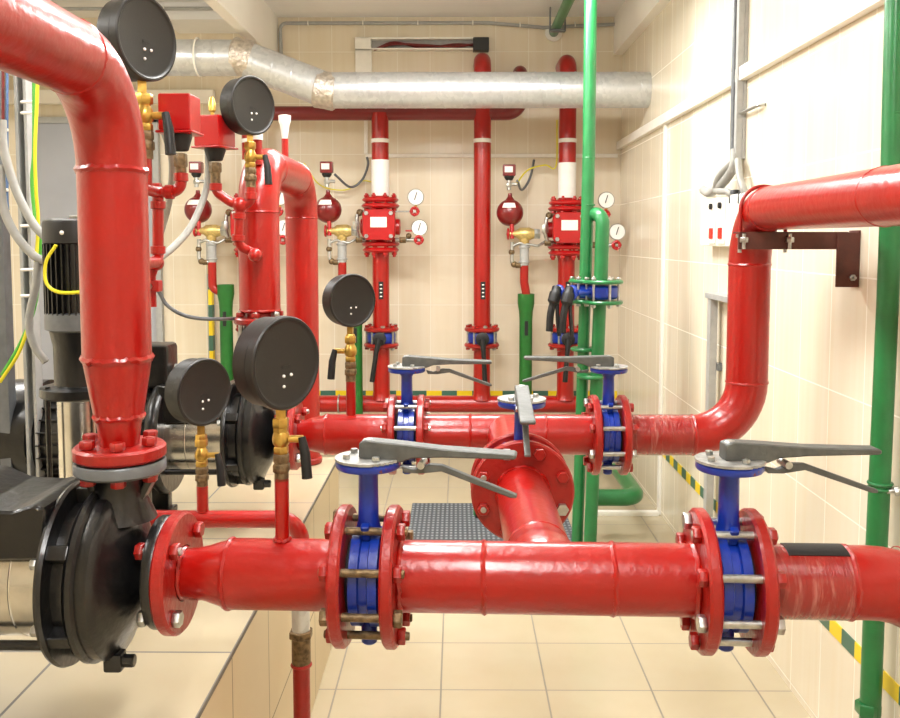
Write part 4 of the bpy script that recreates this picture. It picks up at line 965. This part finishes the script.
single(MB().tube([P(7, 60, Ys-.008), P(7, 200, Ys-.008), P(8, 210, Ys-.008)], .004, 8), 'cable', mat('blue_sheath', rgb(90, 120, 165), .5, bump=0), 'pale blue cable tied to the strut at the left edge', 'cable')
L_ = lambda px, py, Y=2.2: P(px, py, Y)
hose('pale flexible hose from left strut down to vertical pump, upper one', [L_(2, 120), L_(4, 150), L_(16, 190), L_(32, 222), L_(46, 238)], .0105)
hose('pale flexible hose from left strut down to vertical pump, lower one', [L_(0, 165), L_(3, 205), L_(14, 232), L_(32, 254), L_(46, 262)], .0105)
hose('pale grey hose curving down beside the stainless sleeve of vertical pump', [L_(38, 262), L_(36, 285), L_(29, 320), L_(34, 345), L_(46, 362)], .0095)
single(MB().tube(spline([L_(38, 60, 2.25), L_(37, 100, 2.25), L_(35, 150, 2.25), L_(36, 190, 2.25), L_(38, 230, 2.25), L_(31, 310, 2.22), L_(20, 350, 2.2), L_(0, 382, 2.2)]), .0045, 8), 'cable', YEL, 'long yellow wire running down the strut left of vertical pump', 'cable')
single(MB().tube(spline([L_(34, 70, 2.27), L_(34, 150, 2.27), L_(32, 180, 2.27), L_(35, 215, 2.27), L_(40, 240, 2.26), L_(36, 300, 2.26), L_(22, 340, 2.25), L_(2, 375, 2.25)]), .005, 8), 'cable', YGRN, 'green wire running down the strut left of vertical pump', 'cable')
single(MB().tube(spline([L_(56, 245, 2.0), L_(46, 262, 2.0), L_(46, 282, 2.0), L_(58, 292, 2.0), L_(82, 292, 2.0), L_(95, 288, 2.0)]), .004, 8), 'cable', YEL, 'short yellow green earth wire looping across the vertical pump motor', 'cable')
hose('pale flexible hose hanging from the upper left red switch box', [P(163, 128, 1.76), P(172, 160, 1.8), P(170, 195, 1.82), P(163, 225, 1.84), P(150, 262, 1.8), P(130, 300, 1.75)], .007)
hose('pale flexible hose hanging from the lower right red switch box', [P(208, 150, 2.38), P(208, 178, 2.38), P(203, 200, 2.36), P(190, 228, 2.3), P(170, 250, 2.2), P(145, 268, 2.1), P(120, 290, 2.0)], .009)
single(MB().tube(spline([P(158, 290, 2.3), P(168, 306, 2.3), P(190, 317, 2.3), P(225, 319, 2.4), P(262, 316, 2.9)]), .005, 8), 'cable', GREYD, 'thin grey wire sagging between the very thick riser and the U pipe', 'cable')
# small pale vents and thin risers above the U pipe
for n_, (px, py0, py1, Y_, lab) in enumerate(((286, 115, 175, 2.9, 'pale automatic air vent on thin red pipe above the U pipe'), (257, 137, 170, 2.5, 'thin red pipe with white band behind the high gauge'))):
    a = P(px, py0, Y_); b = P(px, py1+30, Y_)
    b.x = a.x
    if n_ == 0:
        t = thing('air_vent', lab, 'vent', (a.x, Y_, b.z))
        MB().lathe([(.008, -.075), (.011, -.06), (.016, -.03), (.02, -.02), (.02, -.002), (.012, 0)], a, UZ, 16).build('vent_body', PAPER, t)
        MB().cyl((a.x, Y_, zU), UZ, .011, 0, a.z-.075-zU, 14).build('red_pipe', RED, t)
        t.location.x = X2p; 
    else:
        t = thing('thin_pipe', lab, 'pipe', (a.x, Y_, b.z))
        MB().cyl((a.x, Y_, zU), UZ, .014, 0, a.z-zU+.02, 14).build('red_pipe', RED, t)
        MB().cyl((a.x, Y_, a.z), UZ, .016, -.008, .008, 14).build('white_band', PAPER, t)
        pass
# green thing above lower switch: tiny brass vent
a = P(212, 103, 2.9)
single(MB().lathe([(.006, -.03), (.012, -.025), (.012, 0), (.009, .005), (.009, .012), (.004, .02)], a, UZ, 12).cyl(a, UZ, .006, -.1, -.03, 8), 'air_vent', BRASS, 'tiny brass vent above the lower right red switch box', 'vent')
# ---------------------------------------------------------- light
def lamp_fixture(x, y, rz, power):
    t = thing('ceiling_light', 'long white fluorescent ceiling light', 'light', (x, y, ZC-.27), 'fluorescent ceiling lights', rz)
    OFF[t.name] = V((0, 0, 0))
    MB().bb((-.6, -.07, .02), (.6, .07, .0695), .006).build('housing', WHITEP, t)
    for sx in (-.5, .5): MB().cyl((sx, 0, 0), UZ, .006, .069, .2695, 8).build('hanger_rod', WHITEP, t)
    em = bpy.data.materials.get('lamp_tube_glow')
    if not em:
        k = N('lamp_tube_glow'); k.b.inputs['Emission Color'].default_value = (1, .97, .9, 1); k.b.inputs['Emission Strength'].default_value = 55; em = k.m
    MB().tube([(-.58, -.035, .0), (.58, -.035, .0)], .013, 12).tube([(-.58, .035, .0), (.58, .035, .0)], .013, 12).build('lamp_tube', em, t)
    L = bpy.data.lights.new('lamp_light', 'AREA'); L.shape = 'RECTANGLE'; L.size = 1.2; L.size_y = .3; L.energy = power; L.color = (1, .99, .985)
    lo = bpy.data.objects.new('lamp_light', L); COL.objects.link(lo); lo.location = (x, y, ZC-.3); lo.rotation_euler = (0, 0, rz)
POW = 58
lamp_fixture(-.05, .1, PI/2, POW*.8); lamp_fixture(-.2, 2.2, PI/2, POW*.75); lamp_fixture(0, 3.85, 0, POW*1.05)
lamp_fixture(-2.2, 1.6, PI/2, POW*.5); lamp_fixture(-2.2, 3.6, 0, POW*.8)
w = bpy.data.worlds.new('world'); bpy.context.scene.world = w; w.use_nodes = True
w.node_tree.nodes['Background'].inputs[0].default_value = (1, .98, .95, 1); w.node_tree.nodes['Background'].inputs[1].default_value = .3
sc = bpy.context.scene
sc.view_settings.view_transform = 'Standard'; sc.view_settings.look = 'None'; sc.view_settings.gamma = 1
sc.view_settings.use_curve_mapping = False; sc.view_settings.exposure = -0.45
sc.cycles.max_bounces = 8; sc.cycles.diffuse_bounces = 5; sc.cycles.glossy_bounces = 4
sc.cycles.use_denoising = True
